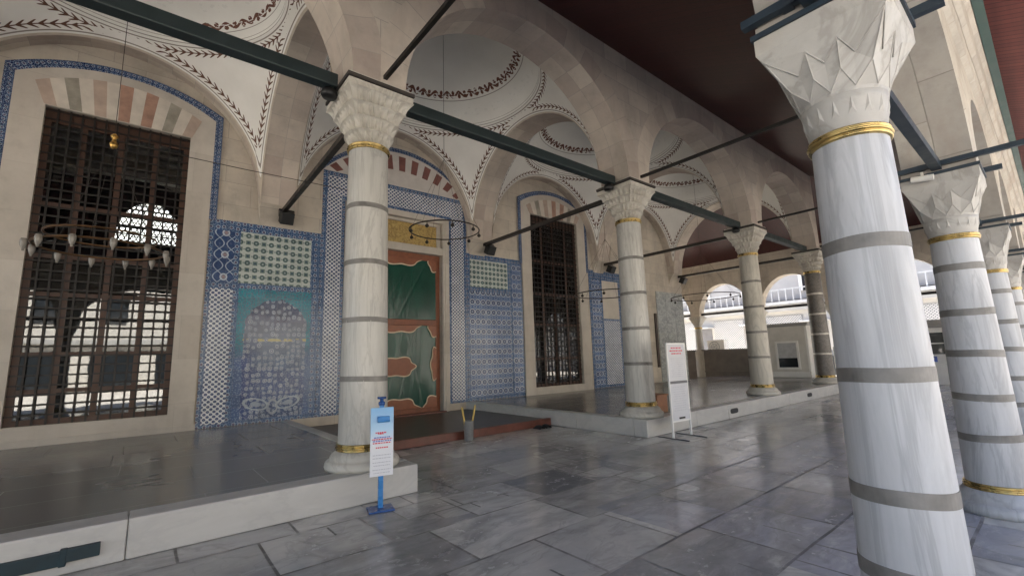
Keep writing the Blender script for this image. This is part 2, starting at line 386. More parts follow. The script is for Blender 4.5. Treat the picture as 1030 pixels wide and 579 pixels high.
def mat_medallion(name):
    k = NT(name); u, v = k.sep(k.uv())[:2]
    a = k.div(u, 0.19); b = k.div(v, 0.285)
    p = k.mul(k.sub(k.frac(a), 0.5), 1.0); q = k.mul(k.sub(k.frac(b), 0.42), 1.55)
    d = k.len2(p, q)
    n = k.noise(k.uv(), 16, 3)
    vo = k.voro(k.uv(), 24, 'DISTANCE_TO_EDGE', 1.0)['Distance']
    c = k.mix(k.lt(vo, 0.05), (0.035, 0.085, 0.235), (0.33, 0.41, 0.52))
    c = k.mix(k.lt(d, 0.47), c, (0.52, 0.58, 0.64)); c = k.mix(k.lt(d, 0.36), c, NAVY)
    c = k.mix(k.lt(d, 0.17), c, (0.30, 0.38, 0.50)); c = k.mix(k.lt(d, 0.08), c, (0.10, 0.08, 0.16))
    p2 = k.sub(k.frac(k.add(a, 0.5)), 0.5); q2 = k.mul(k.sub(k.frac(k.add(b, 0.58)), 0.5), 1.4)
    d2 = k.len2(p2, q2)
    c = k.mix(k.band(d2, 0.22, 0.28), c, (0.36, 0.43, 0.54))
    MAT[name] = tile_finish(k, c)
def mat_arabesque(name):
    k = NT(name); u, v = k.sep(k.uv())[:2]
    a = k.div(u, 0.42); b = k.div(v, 0.46)
    sx = k.abs(k.sub(k.frac(a), 0.5))
    w1 = k.add(0.25, k.mul(k.m_('SINE', k.mul(b, 2 * PI)), 0.19))
    w2 = k.add(0.25, k.mul(k.m_('SINE', k.mul(b, -2 * PI)), 0.19))
    l = k.mx(k.lt(k.abs(k.sub(sx, w1)), 0.026), k.lt(k.abs(k.sub(sx, w2)), 0.022))
    c = k.mix(k.noise(k.uv(), 20, 3), NAVY, (0.06, 0.11, 0.22))
    c = k.mix(l, c, (0.36, 0.44, 0.54))
    q = k.sub(k.frac(k.add(b, 0.25)), 0.5); d = k.len2(k.mul(sx, 1.0), q)
    c = k.mix(k.band(d, 0.10, 0.16), c, (0.46, 0.52, 0.58)); c = k.mix(k.lt(d, 0.08), c, (0.26, 0.20, 0.22))
    MAT[name] = tile_finish(k, c)
def mat_mural(name, W=1.42, H=2.66):
    """flowering niche: turquoise corners, dark blue arch band, rows of ringed blossoms, deep blue foot and left side"""
    k = NT(name); U, V = k.sep(k.uv())[:2]
    u = k.div(U, W); v = k.div(V, H); cx_ = k.sub(u, 0.52)
    big = k.noise(k.uv(), 1.9, 4, 0.6); mid = k.noise(k.uv(), 5.0, 3); dv = k.mul(k.sub(big, 0.5), 0.22)
    edge = k.add(0.915, k.mul(k.sub(mid, 0.5), 0.10))
    inside = k.mul(k.lt(k.add(v, k.mul(k.mul(cx_, cx_), k.add(0.55, k.mul(k.abs(cx_), 0.9)))), edge), k.lt(k.abs(cx_), k.add(0.42, k.mul(k.sub(mid, 0.5), 0.10))))
    field = k.ramp(k.add(v, dv), [(0.0, (0.045, 0.075, 0.15)), (0.16, (0.02, 0.05, 0.17)), (0.34, (0.03, 0.06, 0.17)), (0.42, (0.07, 0.115, 0.21)), (0.50, (0.115, 0.155, 0.235)), (0.66, (0.14, 0.165, 0.225)), (0.76, (0.11, 0.12, 0.19)), (0.80, (0.02, 0.035, 0.10)), (0.93, (0.03, 0.05, 0.12)), (1.0, (0.10, 0.05, 0.07))])
    left = k.mul(k.sm(k.add(u, dv), 0.10, 0.34, 1.0, 0.0), k.sm(v, 0.50, 0.64, 1.0, 0.0))
    field = k.mix(k.mul(left, 0.9), field, (0.012, 0.035, 0.16))
    def blossoms(c, scx, scy, shift, ring, core, keep, wob):
        q = k.vadd(k.comb(k.mul(U, scx), k.mul(k.add(V, shift), scy), 0.0), k.scale(k.vadd(k.noisec(k.uv(), 3.0, 2), (-0.5, -0.5, -0.5)), wob))
        vo = k.voro(q, 1.0, 'F1', 0.42); d = vo['Distance']; rs = k.sep(vo['Color'])
        on = k.gt(rs[0], keep)
        pet = k.add(0.33, k.mul(k.sub(rs[1], 0.5), 0.12))
        c = k.mix(k.mul(on, k.lt(d, pet)), c, k.mix(rs[2], ring, tuple(x * 0.75 for x in ring)))
        c = k.mix(k.mul(on, k.lt(d, k.mul(pet, 0.68))), c, core)
        return k.mix(k.mul(on, k.lt(d, k.mul(pet, 0.34))), c, (0.50, 0.52, 0.54))
    c = blossoms(field, 9.4, 8.4, 0.0, (0.44, 0.50, 0.56), (0.04, 0.075, 0.19), 0.15, 0.45)
    vs = k.voro(k.uv(), 24.0, 'F1', 1.0)
    c = k.mix(k.mul(k.lt(vs['Distance'], 0.2), k.sm(v, 0.45, 0.55, 0.8, 0.25)), c, (0.30, 0.36, 0.46))
    c = k.mix(k.mul(k.band(v, 0.585, 0.605), k.gt(mid, 0.5)), c, (0.45, 0.40, 0.18))
    tl = k.voro(k.uv(), 13.0, 'DISTANCE_TO_EDGE', 1.0)['Distance']
    tq = k.mix(k.lt(tl, 0.05), TEAL, (0.08, 0.26, 0.31)); tq = k.mix(k.lt(vs['Distance'], 0.24), tq, (0.10, 0.07, 0.14))
    tq = k.mix(k.sm(k.add(v, dv), 0.42, 0.60, 1.0, 0.0), tq, (0.045, 0.09, 0.21)); tq = k.mix(k.mul(k.lt(vs['Distance'], 0.2), k.lt(v, 0.5)), tq, (0.24, 0.33, 0.46))
    c = k.mix(inside, tq, c)
    for sx in (0.30, 0.72):
        e = k.len2(k.div(k.sub(u, sx), 0.17), k.div(k.sub(v, k.add(0.085, k.mul(k.abs(cx_), 0.10))), 0.045))
        c = k.mix(k.band(e, 0.78, 1.0), c, (0.34, 0.40, 0.46)); c = k.mix(k.lt(e, 0.40), c, (0.26, 0.32, 0.40))
    e = k.len2(k.div(cx_, 0.07), k.div(k.sub(v, 0.08), 0.06)); c = k.mix(k.band(e, 0.7, 1.0), c, (0.30, 0.34, 0.40))
    MAT[name] = tile_finish(k, c)
mat_lattice('lattice_tile'); mat_green_panel('green_tile'); mat_border('border_tile'); mat_border('dark_border_tile', 0.075, (0.016, 0.03, 0.095))
mat_medallion('medallion_tile'); mat_arabesque('arabesque_tile'); mat_mural('mural_tile')

def mat_gold_panel():
    k = NT('gold_inscription', 0.45, 0.2); u, v = k.sep(k.uv())[:2]
    f = k.noise(k.comb(k.mul(u, 7.0), k.mul(v, 9.0), 0), 1.0, 4, 0.6, 1.0)
    k.base(k.ramp(f, [(0.40, (0.46, 0.32, 0.11)), (0.47, (0.50, 0.36, 0.13)), (0.52, (0.26, 0.165, 0.06)), (0.6, (0.52, 0.38, 0.14))]))
    MAT['gold_inscription'] = k.m
mat_gold_panel()
def mat_leather():
    k = NT('green_leather', 0.2); P = k.ob()
    n = k.noise(k.scale(P, (1, 1, 0.6)), 2.2, 3); n2 = k.noise(P, 40, 3)
    k.base(k.ramp(n, [(0.3, (0.007, 0.048, 0.032)), (0.7, (0.014, 0.078, 0.055))])); k.bump(n2, 0.06, 0.003)
    MAT['green_leather'] = k.m
mat_leather()
def mat_boards(name, c1, c2, dirv, width, rough=0.5, gap=0.06, grain=(0.4, 6, 6)):
    k = NT(name, rough); P = k.ob(); x, y, z = k.sep(P)[:]
    t = k.mul(x, dirv[0]); t = k.add(t, k.mul(y, dirv[1])); t = k.div(k.add(t, k.mul(z, dirv[2])), width)
    cell = k.m_('FLOOR', t); wn_ = k.n.new('ShaderNodeTexWhiteNoise'); wn_.noise_dimensions = '1D'; k.l.new(cell, wn_.inputs['W'])
    g = k.lt(k.frac(t), gap)
    n = k.noise(k.scale(P, grain), 2.0, 5)
    c = k.mix(wn_.outputs['Value'], c1, c2); c = k.mix(k.sm(n, 0.3, 0.75, 0, 0.35), c, tuple(q * 0.5 for q in c1))
    c = k.mix(g, c, tuple(q * 0.2 for q in c1))
    k.base(c); k.bump(k.mul(g, -1.0), 0.6, 0.01)
    MAT[name] = k.m
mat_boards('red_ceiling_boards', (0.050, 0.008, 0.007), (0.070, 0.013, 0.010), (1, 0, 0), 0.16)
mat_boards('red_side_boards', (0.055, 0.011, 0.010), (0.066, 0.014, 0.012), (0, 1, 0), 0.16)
mat_boards('lit_red_eave_boards', (0.20, 0.045, 0.04), (0.25, 0.06, 0.05), (1, 0, 0), 0.11, 0.55, 0.10)  # lighter red than the ceiling: light from the ground put into the colour
def mat_carpet():
    k = NT('dark_carpet', 0.36); n = k.noise(k.ob(), 3, 5); n2 = k.noise(k.ob(), 60, 3)
    k.base(k.ramp(n, [(0.3, (0.045, 0.036, 0.030)), (0.7, (0.075, 0.060, 0.050))])); k.bump(n2, 0.2, 0.004)
    MAT['dark_carpet'] = k.m
mat_carpet()
def mat_glass(name, refl=0.16):
    m = bpy.data.materials.new(name); m.use_nodes = True; t = m.node_tree; n = t.nodes
    n.remove(n['Principled BSDF']); out = n['Material Output']
    tr = n.new('ShaderNodeBsdfTransparent'); tr.inputs[0].default_value = (0.75, 0.78, 0.78, 1)
    gl = n.new('ShaderNodeBsdfGlossy'); gl.inputs['Roughness'].default_value = 0.015
    fr = n.new('ShaderNodeFresnel'); fr.inputs['IOR'].default_value = 1.5
    ad = n.new('ShaderNodeMath'); ad.operation = 'ADD'; ad.inputs[1].default_value = refl; t.links.new(fr.outputs[0], ad.inputs[0])
    bp = n.new('ShaderNodeBump'); bp.inputs['Strength'].default_value = 0.05; bp.inputs['Distance'].default_value = 0.02
    nz = n.new('ShaderNodeTexNoise'); nz.inputs['Scale'].default_value = 1.6; tc = n.new('ShaderNodeTexCoord')
    t.links.new(tc.outputs['Object'], nz.inputs['Vector']); t.links.new(nz.outputs['Fac'], bp.inputs['Height']); t.links.new(bp.outputs[0], gl.inputs['Normal'])
    mx = n.new('ShaderNodeMixShader'); t.links.new(ad.outputs[0], mx.inputs[0]); t.links.new(tr.outputs[0], mx.inputs[1]); t.links.new(gl.outputs[0], mx.inputs[2])
    t.links.new(mx.outputs[0], out.inputs[0]); MAT[name] = m
mat_glass('window_glass', 0.06)
def mat_jali():
    """pierced screen of the bright building: small round holes drawn in the panel"""
    k = NT('pierced_panel', 0.7); u, v = k.sep(k.uv())[:2]
    a = k.div(u, 0.15); b = k.div(v, 0.15)
    p = k.sub(k.frac(k.add(a, b)), 0.5); q = k.sub(k.frac(k.sub(a, b)), 0.5)
    k.base(k.mix(k.lt(k.len2(p, q), 0.30), (0.40, 0.40, 0.40), (0.08, 0.085, 0.09)))
    MAT['pierced_panel'] = k.m
mat_jali()

# ------------------------------------------------------------------ mesh helper
class MB:
    def __init__(s): s.v = []; s.f = []; s.uv = []; s.mi = []; s.sm = []
    def face(s, pts, uvs=None, m=0, smooth=False):
        i = len(s.v); s.v += [tuple(p) for p in pts]; s.f.append(tuple(range(i, i + len(pts))))
        s.uv += list(uvs) if uvs else [(p[0] + p[1], p[2]) for p in pts]
        s.mi.append(m); s.sm.append(smooth); return s
    def box(s, x0, x1, y0, y1, z0, z1, m=0):
        F = s.face
        F([(x0, y0, z0), (x1, y0, z0), (x1, y0, z1), (x0, y0, z1)], [(x0, z0), (x1, z0), (x1, z1), (x0, z1)], m)
        F([(x1, y1, z0), (x0, y1, z0), (x0, y1, z1), (x1, y1, z1)], [(x1, z0), (x0, z0), (x0, z1), (x1, z1)], m)
        F([(x0, y1, z0), (x0, y0, z0), (x0, y0, z1), (x0, y1, z1)], [(y1, z0), (y0, z0), (y0, z1), (y1, z1)], m)
        F([(x1, y0, z0), (x1, y1, z0), (x1, y1, z1), (x1, y0, z1)], [(y0, z0), (y1, z0), (y1, z1), (y0, z1)], m)
        F([(x0, y0, z1), (x1, y0, z1), (x1, y1, z1), (x0, y1, z1)], [(x0, y0), (x1, y0), (x1, y1), (x0, y1)], m)
        F([(x0, y1, z0), (x1, y1, z0), (x1, y0, z0), (x0, y0, z0)], [(x0, y1), (x1, y1), (x1, y0), (x0, y0)], m)
        return s
    def grid(s, fn, nu, nv, m=0, smooth=True, closed_u=False, uvfn=None, flip=False):
        base = len(s.v); cols = nu if closed_u else nu + 1
        for i in range(cols):
            for j in range(nv + 1): s.v.append(tuple(fn(i / nu, j / nv)))
        for i in range(nu):
            for j in range(nv):
                a = base + i * (nv + 1) + j; b = base + ((i + 1) % cols) * (nv + 1) + j
                q = (a, b, b + 1, a + 1); U = [(i / nu, j / nv), ((i + 1) / nu, j / nv), ((i + 1) / nu, (j + 1) / nv), (i / nu, (j + 1) / nv)]
                if flip: q = q[::-1]; U = U[::-1]
                s.f.append(q); s.uv += [uvfn(*t) if uvfn else t for t in U]; s.mi.append(m); s.sm.append(smooth)
        return s
    def lathe(s, prof, n=40, c=(0, 0), m=0, smooth=True):
        K = len(prof) - 1
        def fn(u, v):
            j = min(K, int(round(v * K))); r, z = prof[j]; a = 2 * PI * u
            return (c[0] + r * math.cos(a), c[1] + r * math.sin(a), z)
        return s.grid(fn, n, K, m, smooth, True)
    def tube(s, pts, r, n=10, m=0, cap=True, r2=None):
        pts = [Vector(p) for p in pts]; rings = []
        for i, p in enumerate(pts):
            t = (pts[min(i + 1, len(pts) - 1)] - pts[max(i - 1, 0)]).normalized()
            a = t.cross(Vector((0, 0, 1)));
            if a.length < 1e-3: a = t.cross(Vector((1, 0, 0)))
            a.normalize(); b = a.cross(t); rr = r if r2 is None else r + (r2 - r) * i / (len(pts) - 1)
            rings.append([p + (a * math.cos(2 * PI * k / n) + b * math.sin(2 * PI * k / n)) * rr for k in range(n)])
        base = len(s.v)
        for q in rings: s.v += [tuple(v) for v in q]
        for i in range(len(rings) - 1):
            for k in range(n):
                a = base + i * n + k; b = base + i * n + (k + 1) % n
                s.f.append((a, b, b + n, a + n)); s.uv += [(0, 0)] * 4; s.mi.append(m); s.sm.append(True)
        if cap:
            for q, rev in ((rings[0], True), (rings[-1], False)): s.face(q[::-1] if rev else q, None, m)
        return s
    def torus(s, c, Rr, r, n=64, k=10, m=0):
        return s.grid(lambda u, v: (c[0] + (Rr + r * math.cos(2 * PI * v)) * math.cos(2 * PI * u), c[1] + (Rr + r * math.cos(2 * PI * v)) * math.sin(2 * PI * u), c[2] + r * math.sin(2 * PI * v)), n, k, m, True, True)
    def prism(s, poly, y0, y1, m=0):
        """poly in (x,z), extruded along y"""
        n = len(poly)
        s.face([(x, y0, z) for x, z in poly], [(x, z) for x, z in poly], m)
        s.face([(x, y1, z) for x, z in poly[::-1]], [(x, z) for x, z in poly[::-1]], m)
        for i in range(n):
            a, b = poly[i], poly[(i + 1) % n]
            s.face([(a[0], y1, a[1]), (b[0], y1, b[1]), (b[0], y0, b[1]), (a[0], y0, a[1])], None, m)
        return s
    def beam(s, p, q, w, h, m=0):
        p, q = Vector(p), Vector(q); t = (q - p).normalized(); a = t.cross(Vector((0, 0, 1)))
        if a.length < 1e-3: a = Vector((1, 0, 0))
        a.normalize(); b = a.cross(t)
        c = [[o + a * sx * w / 2 + b * sy * h / 2 for sx, sy in ((-1, -1), (1, -1), (1, 1), (-1, 1))] for o in (p, q)]
        s.face(c[0][::-1], None, m); s.face(c[1], None, m)
        for i in range(4): s.face([c[0][i], c[0][(i + 1) % 4], c[1][(i + 1) % 4], c[1][i]], None, m)
        return s
def obj(name, mb, mats, parent=None, bevel=0.0, weld=True):
    if name == 'metal_band':
        ph, tx, ty = random.uniform(0, 6), random.uniform(-0.03, 0.03), random.uniform(-0.03, 0.03)
        mb.v = [(x * (1 + 0.006 * math.sin(5 * math.atan2(y, x) + ph)), y * (1 + 0.006 * math.sin(5 * math.atan2(y, x) + ph)), z + tx * x + ty * y + 0.002 * math.sin(3 * math.atan2(y, x) + ph)) for x, y, z in mb.v]
    me = bpy.data.meshes.new(name); me.from_pydata(mb.v, [], mb.f)
    for m in (mats if isinstance(mats, (list, tuple)) else [mats]): me.materials.append(MAT[m])
    ul = me.uv_layers.new(name='UVMap')
    for i, u in enumerate(mb.uv): ul.data[i].uv = u
    for p, mi, s_ in zip(me.polygons, mb.mi, mb.sm): p.material_index = mi; p.use_smooth = s_
    me.update()
    o = bpy.data.objects.new(name, me); COL.objects.link(o)
    if parent is not None: o.parent = parent
    if bevel:
        wd = o.modifiers.new('weld', 'WELD'); wd.merge_threshold = 0.0005
        b = o.modifiers.new('bevel', 'BEVEL'); b.width = bevel; b.segments = 2; b.limit_method = 'ANGLE'; b.angle_limit = R(40)
    return o
def tag(o, label, cat, group=None):
    o['label'] = label; o['category'] = cat
    if group: o['group'] = group
    return o
def thing(name, label, cat, loc=(0, 0, 0), rz=0.0, group=None):
    o = bpy.data.objects.new(name, None); COL.objects.link(o); o.location = loc; o.rotation_euler = (0, 0, rz); o.empty_display_size = 0.2
    return tag(o, label, cat, group)
def struct(o): o['kind'] = 'structure'; return o
def copy_thing(root, loc=None, rz=None, label=None):
    r = root.copy(); COL.objects.link(r)
    if loc is not None: r.location = loc
    if rz is not None: r.rotation_euler = (0, 0, rz)
    if label: r['label'] = label
    for ch in list(root.children):
        c = ch.copy(); COL.objects.link(c); c.parent = r; c.matrix_parent_inverse = ch.matrix_parent_inverse.copy()
        for g in list(ch.children):
            d = g.copy(); COL.objects.link(d); d.parent = c
    return r

# ------------------------------------------------------------------ key dimensions (metres)
F = 5.346            # face of the mosque wall
ZP = 0.305           # top of the raised platforms
CX = [-10.8, -5.4, 0.0, 5.4, 10.88, 15.94]   # inner columns
ZS = 4.86            # springing of the inner arches
T = 0.34             # half thickness of the inner arches
A = 2.36             # clear half span
ZT = 7.56            # top of the inner arcade
YB = (T + (F - 0.30)) / 2       # centre of the bays in y
AY = (F - 0.30 - T) / 2
RX0, RS, RY = 0.608, 3.366, -4.72  # outer columns
KZ = 1.08            # the bay arches are slightly raised
HT = A + 0.19        # height of the dome ring on the pendentive sphere
RD = math.sqrt(2 * A * A - HT * HT)
DOME_H = 1.12
mat_pendentive(A, HT); mat_dome('dome_plaster', DOME_H, 0.62, 0.42); mat_dome('low_garland_plaster', DOME_H, 0.30, 0.62)

# ------------------------------------------------------------------ ground, platforms
g = MB(); g.face([(-400, -400, -0.02), (400, -400, -0.02), (400, 400, -0.02), (-400, 400, -0.02)]); struct(obj('ground', g, 'asphalt_yard'))
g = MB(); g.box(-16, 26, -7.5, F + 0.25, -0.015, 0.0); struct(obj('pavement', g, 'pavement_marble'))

def platform(name, x0, x1, label, cutleft=False):
    t = struct(bpy.data.objects.new(name, None)); COL.objects.link(t)
    b = MB(); b.box(x0 + 0.1, x1 - 0.1, -0.30, F + 0.1, 0.0, ZP - 0.003); obj('deck', b, 'platform_marble', t)
    e = MB(); xs = x0
    k = 0
    lens = [1.7, 1.35, 2.0, 1.5, 1.85]
    if x0 < 0: lens = [3.97, 5.0, 5.0, 2.518, 2.0]
    while xs < x1 - 0.01:
        xe = min(x1, xs + lens[k % 5]); k += 1
        if x1 - xe < 0.5: xe = x1
        e.box(xs + 0.002, xe - 0.002, -0.414 - 0.004 * (k % 2), -0.14, 0.002, ZP)
        xs = xe
    obj('kerb_edge', e, 'edge_marble', t, 0.012)
    return t
PL = platform('platform_left', -16.0, 0.488, '')
PR = platform('platform_right', 4.939, 20.05, '')
# side kerbs facing the door passage
for (P_, x0, x1, y0, nm) in ((PL, 0.30, 0.492, -0.138, 'side_kerb'), (PR, 4.935, 5.13, -0.138, 'side_kerb')):
    e = MB(); ys = y0; k = 0
    while ys < F - 0.05:
        ye = min(F, ys + (1.4, 1.9, 1.2)[k % 3]); k += 1
        e.box(x0, x1, ys + 0.002, ye - 0.002, 0.002, ZP + 0.002); ys = ye
    obj(nm, e, 'edge_marble' if P_ is PR else 'edge_marble', P_, 0.01)
# oval drain slots in the right platform face, flat black painting their shaded recess
for x in (8.25, 12.95):
    def oval(r, n=28, L=0.18): return [(x + math.copysign(max(0, abs(math.cos(2 * PI * i / n)) ** 0.5), math.cos(2 * PI * i / n)) * (L + r), 0.155 + math.copysign(abs(math.sin(2 * PI * i / n)) ** 0.6, math.sin(2 * PI * i / n)) * (0.055 + r)) for i in range(n)]
    e = MB(); e.prism(oval(0.0), -0.424, -0.38); s_ = obj('drain_slot', e, 'black_rubber', PR)

# ------------------------------------------------------------------ inner columns
def col_profile(r0, r1, z0, z1, n=12):
    return [(r0 + (r1 - r0) * (i / n) ** 1.15, z0 + (z1 - z0) * i / n) for i in range(n + 1)]
def ring_prof(r, z, h=0.10, p=0.035):
    out = [(r - 0.01, z)]
    for lob in range(3):
        zz = z + h * lob / 3
        for i in range(1, 6):
            a = PI * i / 6; out.append((r + p * (0.75 if lob != 1 else 1.0) * math.sin(a), zz + h / 3 * (1 - math.cos(a)) / 2))
    return out + [(r - 0.01, z + h)]
def muqarnas(z0, z1, r0, h):
    """stalactite capital: tiers of small niches that step out from a circle to a square"""
    rows = []; NT_ = 4; per = 8
    for t in range(NT_):
        for i in range(per + 1):
            rows.append((t, i / per))
    def sq(th, r, k):
        c, s_ = math.cos(th), math.sin(th); L = 1 / max(abs(c), abs(s_)); return r * (1 + (L - 1) * k)
    K = len(rows) - 1
    def fn(u, v):
        j = int(round(v * K)); t, f = rows[j]; th = 2 * PI * u
        w_ = (t + f) / NT_; z = z0 + (z1 - z0) * 0.86 * w_
        n = 24 if t < 3 else 28; ph = 0.5 * (t % 2)
        cell = abs(((u * n + ph) % 1.0) - 0.5) * 2              # 0 in niche centre, 1 at its edge
        out = 0.30 * t / NT_ + 0.30 / NT_ * (f ** 2.2)
        niche = (1 - cell ** 2) * (1 - f ** 3) * 0.052 * (0.35 + 0.65 * min(1, f * 5))
        lip = 0.02 if f > 0.93 else 0.0
        r = r0 + (h - r0) * out / 0.30 - niche + lip * 0.5
        return (sq(th, r, min(1, w_ ** 1.2)) * math.cos(th), sq(th, r, min(1, w_ ** 1.2)) * math.sin(th), z)
    m = MB(); m.grid(fn, 336, K, 0, False, True)
    m.box(-h, h, -h, h, z0 + (z1 - z0) * 0.855, z1 - 0.012)
    return m
CZ0, CZ1 = 0.495, 4.06
BANDS = [1.28, 1.95, 2.63, 3.32]
def make_inner_column():
    t = thing('marble_column', '', 'column', (0, 0, ZP))
    o = -ZP
    b = MB(); b.lathe([(0.0, 0.0), (0.40, 0.0), (0.41, 0.03), (0.40, 0.075), (0.375, 0.095), (0.36, 0.10), (0.355, 0.125), (0.335, 0.155), (0.30, 0.18), (0.285, 0.19)], 48)
    obj('base', b, 'capital_marble', t)
    g_ = MB(); g_.lathe(ring_prof(0.268, 0.185, 0.085, 0.032), 48); obj('gold_ring', g_, 'gold', t)
    s_ = MB(); s_.lathe(col_profile(0.272, 0.237, CZ0 + o + 0.05, CZ1 + o + 0.04), 48); obj('shaft', s_, 'column_marble', t)
    for z in BANDS:
        rr = 0.272 + (0.237 - 0.272) * ((z - CZ0) / (CZ1 - CZ0))
        q = MB(); q.lathe([(rr - 0.01, z + o - 0.030), (rr + 0.004, z + o - 0.030), (rr + 0.004, z + o + 0.030), (rr - 0.01, z + o + 0.030)], 56, (0, 0), 0, False); obj('metal_band', q, 'band_metal', t)
    g_ = MB(); g_.lathe(ring_prof(0.238, CZ1 + o - 0.01, 0.075, 0.026), 48); obj('gold_ring', g_, 'gold', t)
    obj('capital', muqarnas(CZ1 + o + 0.06, 4.79 + o, 0.245, 0.41), 'capital_marble', t)
    a = MB(); a.box(-0.425, 0.425, -0.425, 0.425, 4.792 + o, 4.835 + o); obj('abacus_plate', a, 'dark_abacus', t)
    i = MB(); i.box(-0.40, 0.40, -0.40, 0.40, 4.83 + o, ZS + o + 0.002); obj('impost', i, 'capital_marble', t)
    return t
proto = make_inner_column()
CL = {-10.8: 'pale marble column at the far left end of the tiled porch', -5.4: 'pale marble column left of the grilled window bay',
      0.0: 'tall white marble column on the left platform corner behind the blue dispenser stand', 5.4: 'pale marble column on the right platform corner behind the white notice board',
      10.88: 'warm cream marble column between the notice board and the little kiosk', 15.94: 'dark brown granite column with pale bands beside the kiosk'}
for i, x in enumerate(CX):
    o = proto if i == 0 else copy_thing(proto)
    o.location = (x, 0, ZP); o['label'] = CL[x]; o['group'] = 'inner portico columns'
    for ch in o.children:
        if ch.name.startswith('shaft') and x in (10.88, 15.94):
            ch.data = ch.data.copy(); ch.data.materials[0] = MAT['warm_column_marble' if x == 10.88 else 'granite_column']
        if ch.name.startswith('metal_band') and x == 15.94:
            ch.data = ch.data.copy(); ch.data.materials[0] = MAT['capital_marble']

# ------------------------------------------------------------------ arches
def arch_mesh(c0, c1, half, t, zs, ztop, rise=None, vw=0.42, npts=40, mouth=0.0, bottom=True):
    """local axes: s along the wall (0..span), n thickness, z up. returns MB in (s,n,z). mats: 0 voussoir, 1 spandrel"""
    m = MB(); mid = (c0 + c1) / 2; rise = rise or half
    pts = []
    for i in range(npts + 1):
        a = PI - PI * i / npts; pts.append((mid + half * math.cos(a), zs + rise * math.sin(a), a))
    pts2 = [(mid + (half + vw) * math.cos(a), zs + (rise + vw) * math.sin(a)) for (_, _, a) in pts]
    L = PI * (half + rise) / 2
    for i in range(npts):
        (x0, z0, a0), (x1, z1, a1) = pts[i], pts[i + 1]; u0, u1 = L * i / npts, L * (i + 1) / npts
        m.face([(x0, t, z0), (x1, t, z1), (x1, -t, z1), (x0, -t, z0)], [(u0, t), (u1, t), (u1, -t), (u0, -t)], 0, True)   # soffit
        q0, q1 = pts2[i], pts2[i + 1]
        def clampx(q): return (min(max(q[0], c0), c1), min(q[1], ztop))
        q0, q1 = clampx(q0), clampx(q1)
        for sgn in (-1, 1):
            P = [(x0, sgn * t, z0), (x1, sgn * t, z1), (q1[0], sgn * t, q1[1]), (q0[0], sgn * t, q0[1])]
            U = [(u0, 0), (u1, 0), (u1, vw), (u0, vw)]
            if sgn > 0: P, U = P[::-1], U[::-1]
            m.face(P, U, 0)
            if q0[1] < ztop - 1e-4 or q1[1] < ztop - 1e-4:
                if abs(q1[0] - q0[0]) > 1e-6:
                    P = [(q0[0], sgn * t, q0[1]), (q1[0], sgn * t, q1[1]), (q1[0], sgn * t, ztop), (q0[0], sgn * t, ztop)]
                    U = [(p[0], p[2]) for p in P]
                    if sgn > 0: P, U = P[::-1], U[::-1]
                    m.face(P, U, 1)
    # top, ends
    m.face([(c0, -t, ztop), (c1, -t, ztop), (c1, t, ztop), (c0, t, ztop)], None, 1)
    for (xa, xb) in ((c0, mid - half), (mid + half, c1)):
        if xb - xa > 1e-3: m.face([(xa, t, zs), (xb, t, zs), (xb, -t, zs), (xa, -t, zs)], None, 1)
    for x, sg in ((c0, -1), (c1, 1)):
        P = [(x, t, zs), (x, -t, zs), (x, -t, ztop), (x, t, ztop)]
        m.face(P if sg < 0 else P[::-1], None, 1)
    return m
def along_x(m, y): m.v = [(a, y + b, z) for a, b, z in m.v]; return m
def along_y(m, x): m.v = [(x - b, a, z) for a, b, z in m.v]; return m
bay_names = ['far left', 'left window', 'door', 'right window', 'far end']
for i in range(5):
    x0, x1 = CX[i], CX[i + 1]
    o = obj('stone_arch', along_x(arch_mesh(x0, x1, (x1 - x0) / 2 - T, T, ZS, ZT, 2.14), 0.0), ['arch_stone', 'spandrel_stone'])
    tag(o, ['stone arch of the front arcade beyond the left window bay', 'stone front arch over the bay of the big left window', 'wide stone front arch over the doorway bay',
            'stone front arch between the notice board column and the cream column', 'stone front arch between the cream column and the dark granite column'][i], 'arch', 'front arcade arches')
for i, x in enumerate(CX):
    m = arch_mesh(T - 0.004, F - 0.296, AY, T - 0.004, ZS, ZT - 0.012, A * KZ)
    o = obj('cross_arch', along_y(m, x), ['arch_stone', 'spandrel_stone'])
    tag(o, ['cross arch from the leftmost column back to the wall', 'cross arch spanning from column to wall left of the grilled window', 'cross arch from the column by the blue stand back to the tiled wall',
            'cross arch from the notice board column back to the tiled wall', 'cross arch from the cream column back to the wall', 'end cross arch framing the dark red side ceiling'][i], 'arch', 'cross arches')
    c = MB()   # the rib dies into the wall below its springing
    zz = [ZS - 0.46 * i / 10 for i in range(11)]; dd = [0.299 * (1 - i / 10) ** 1.7 for i in range(11)]; ww = [T - 0.002 - 0.10 * (i / 10) ** 2 for i in range(11)]
    for i_ in range(10):
        (a0, a1), (d0, d1), (w0, w1) = (zz[i_], zz[i_ + 1]), (dd[i_], dd[i_ + 1]), (ww[i_], ww[i_ + 1]); yf = F - 0.002
        c.face([(x - w1, yf - d1, a1), (x + w1, yf - d1, a1), (x + w0, yf - d0, a0), (x - w0, yf - d0, a0)], None, 0, True)
        c.face([(x - w1, yf, a1), (x - w1, yf - d1, a1), (x - w0, yf - d0, a0), (x - w0, yf, a0)]); c.face([(x + w1, yf - d1, a1), (x + w1, yf, a1), (x + w0, yf, a0), (x + w0, yf - d0, a0)])
    obj('corbel', c, 'wall_stone', o)

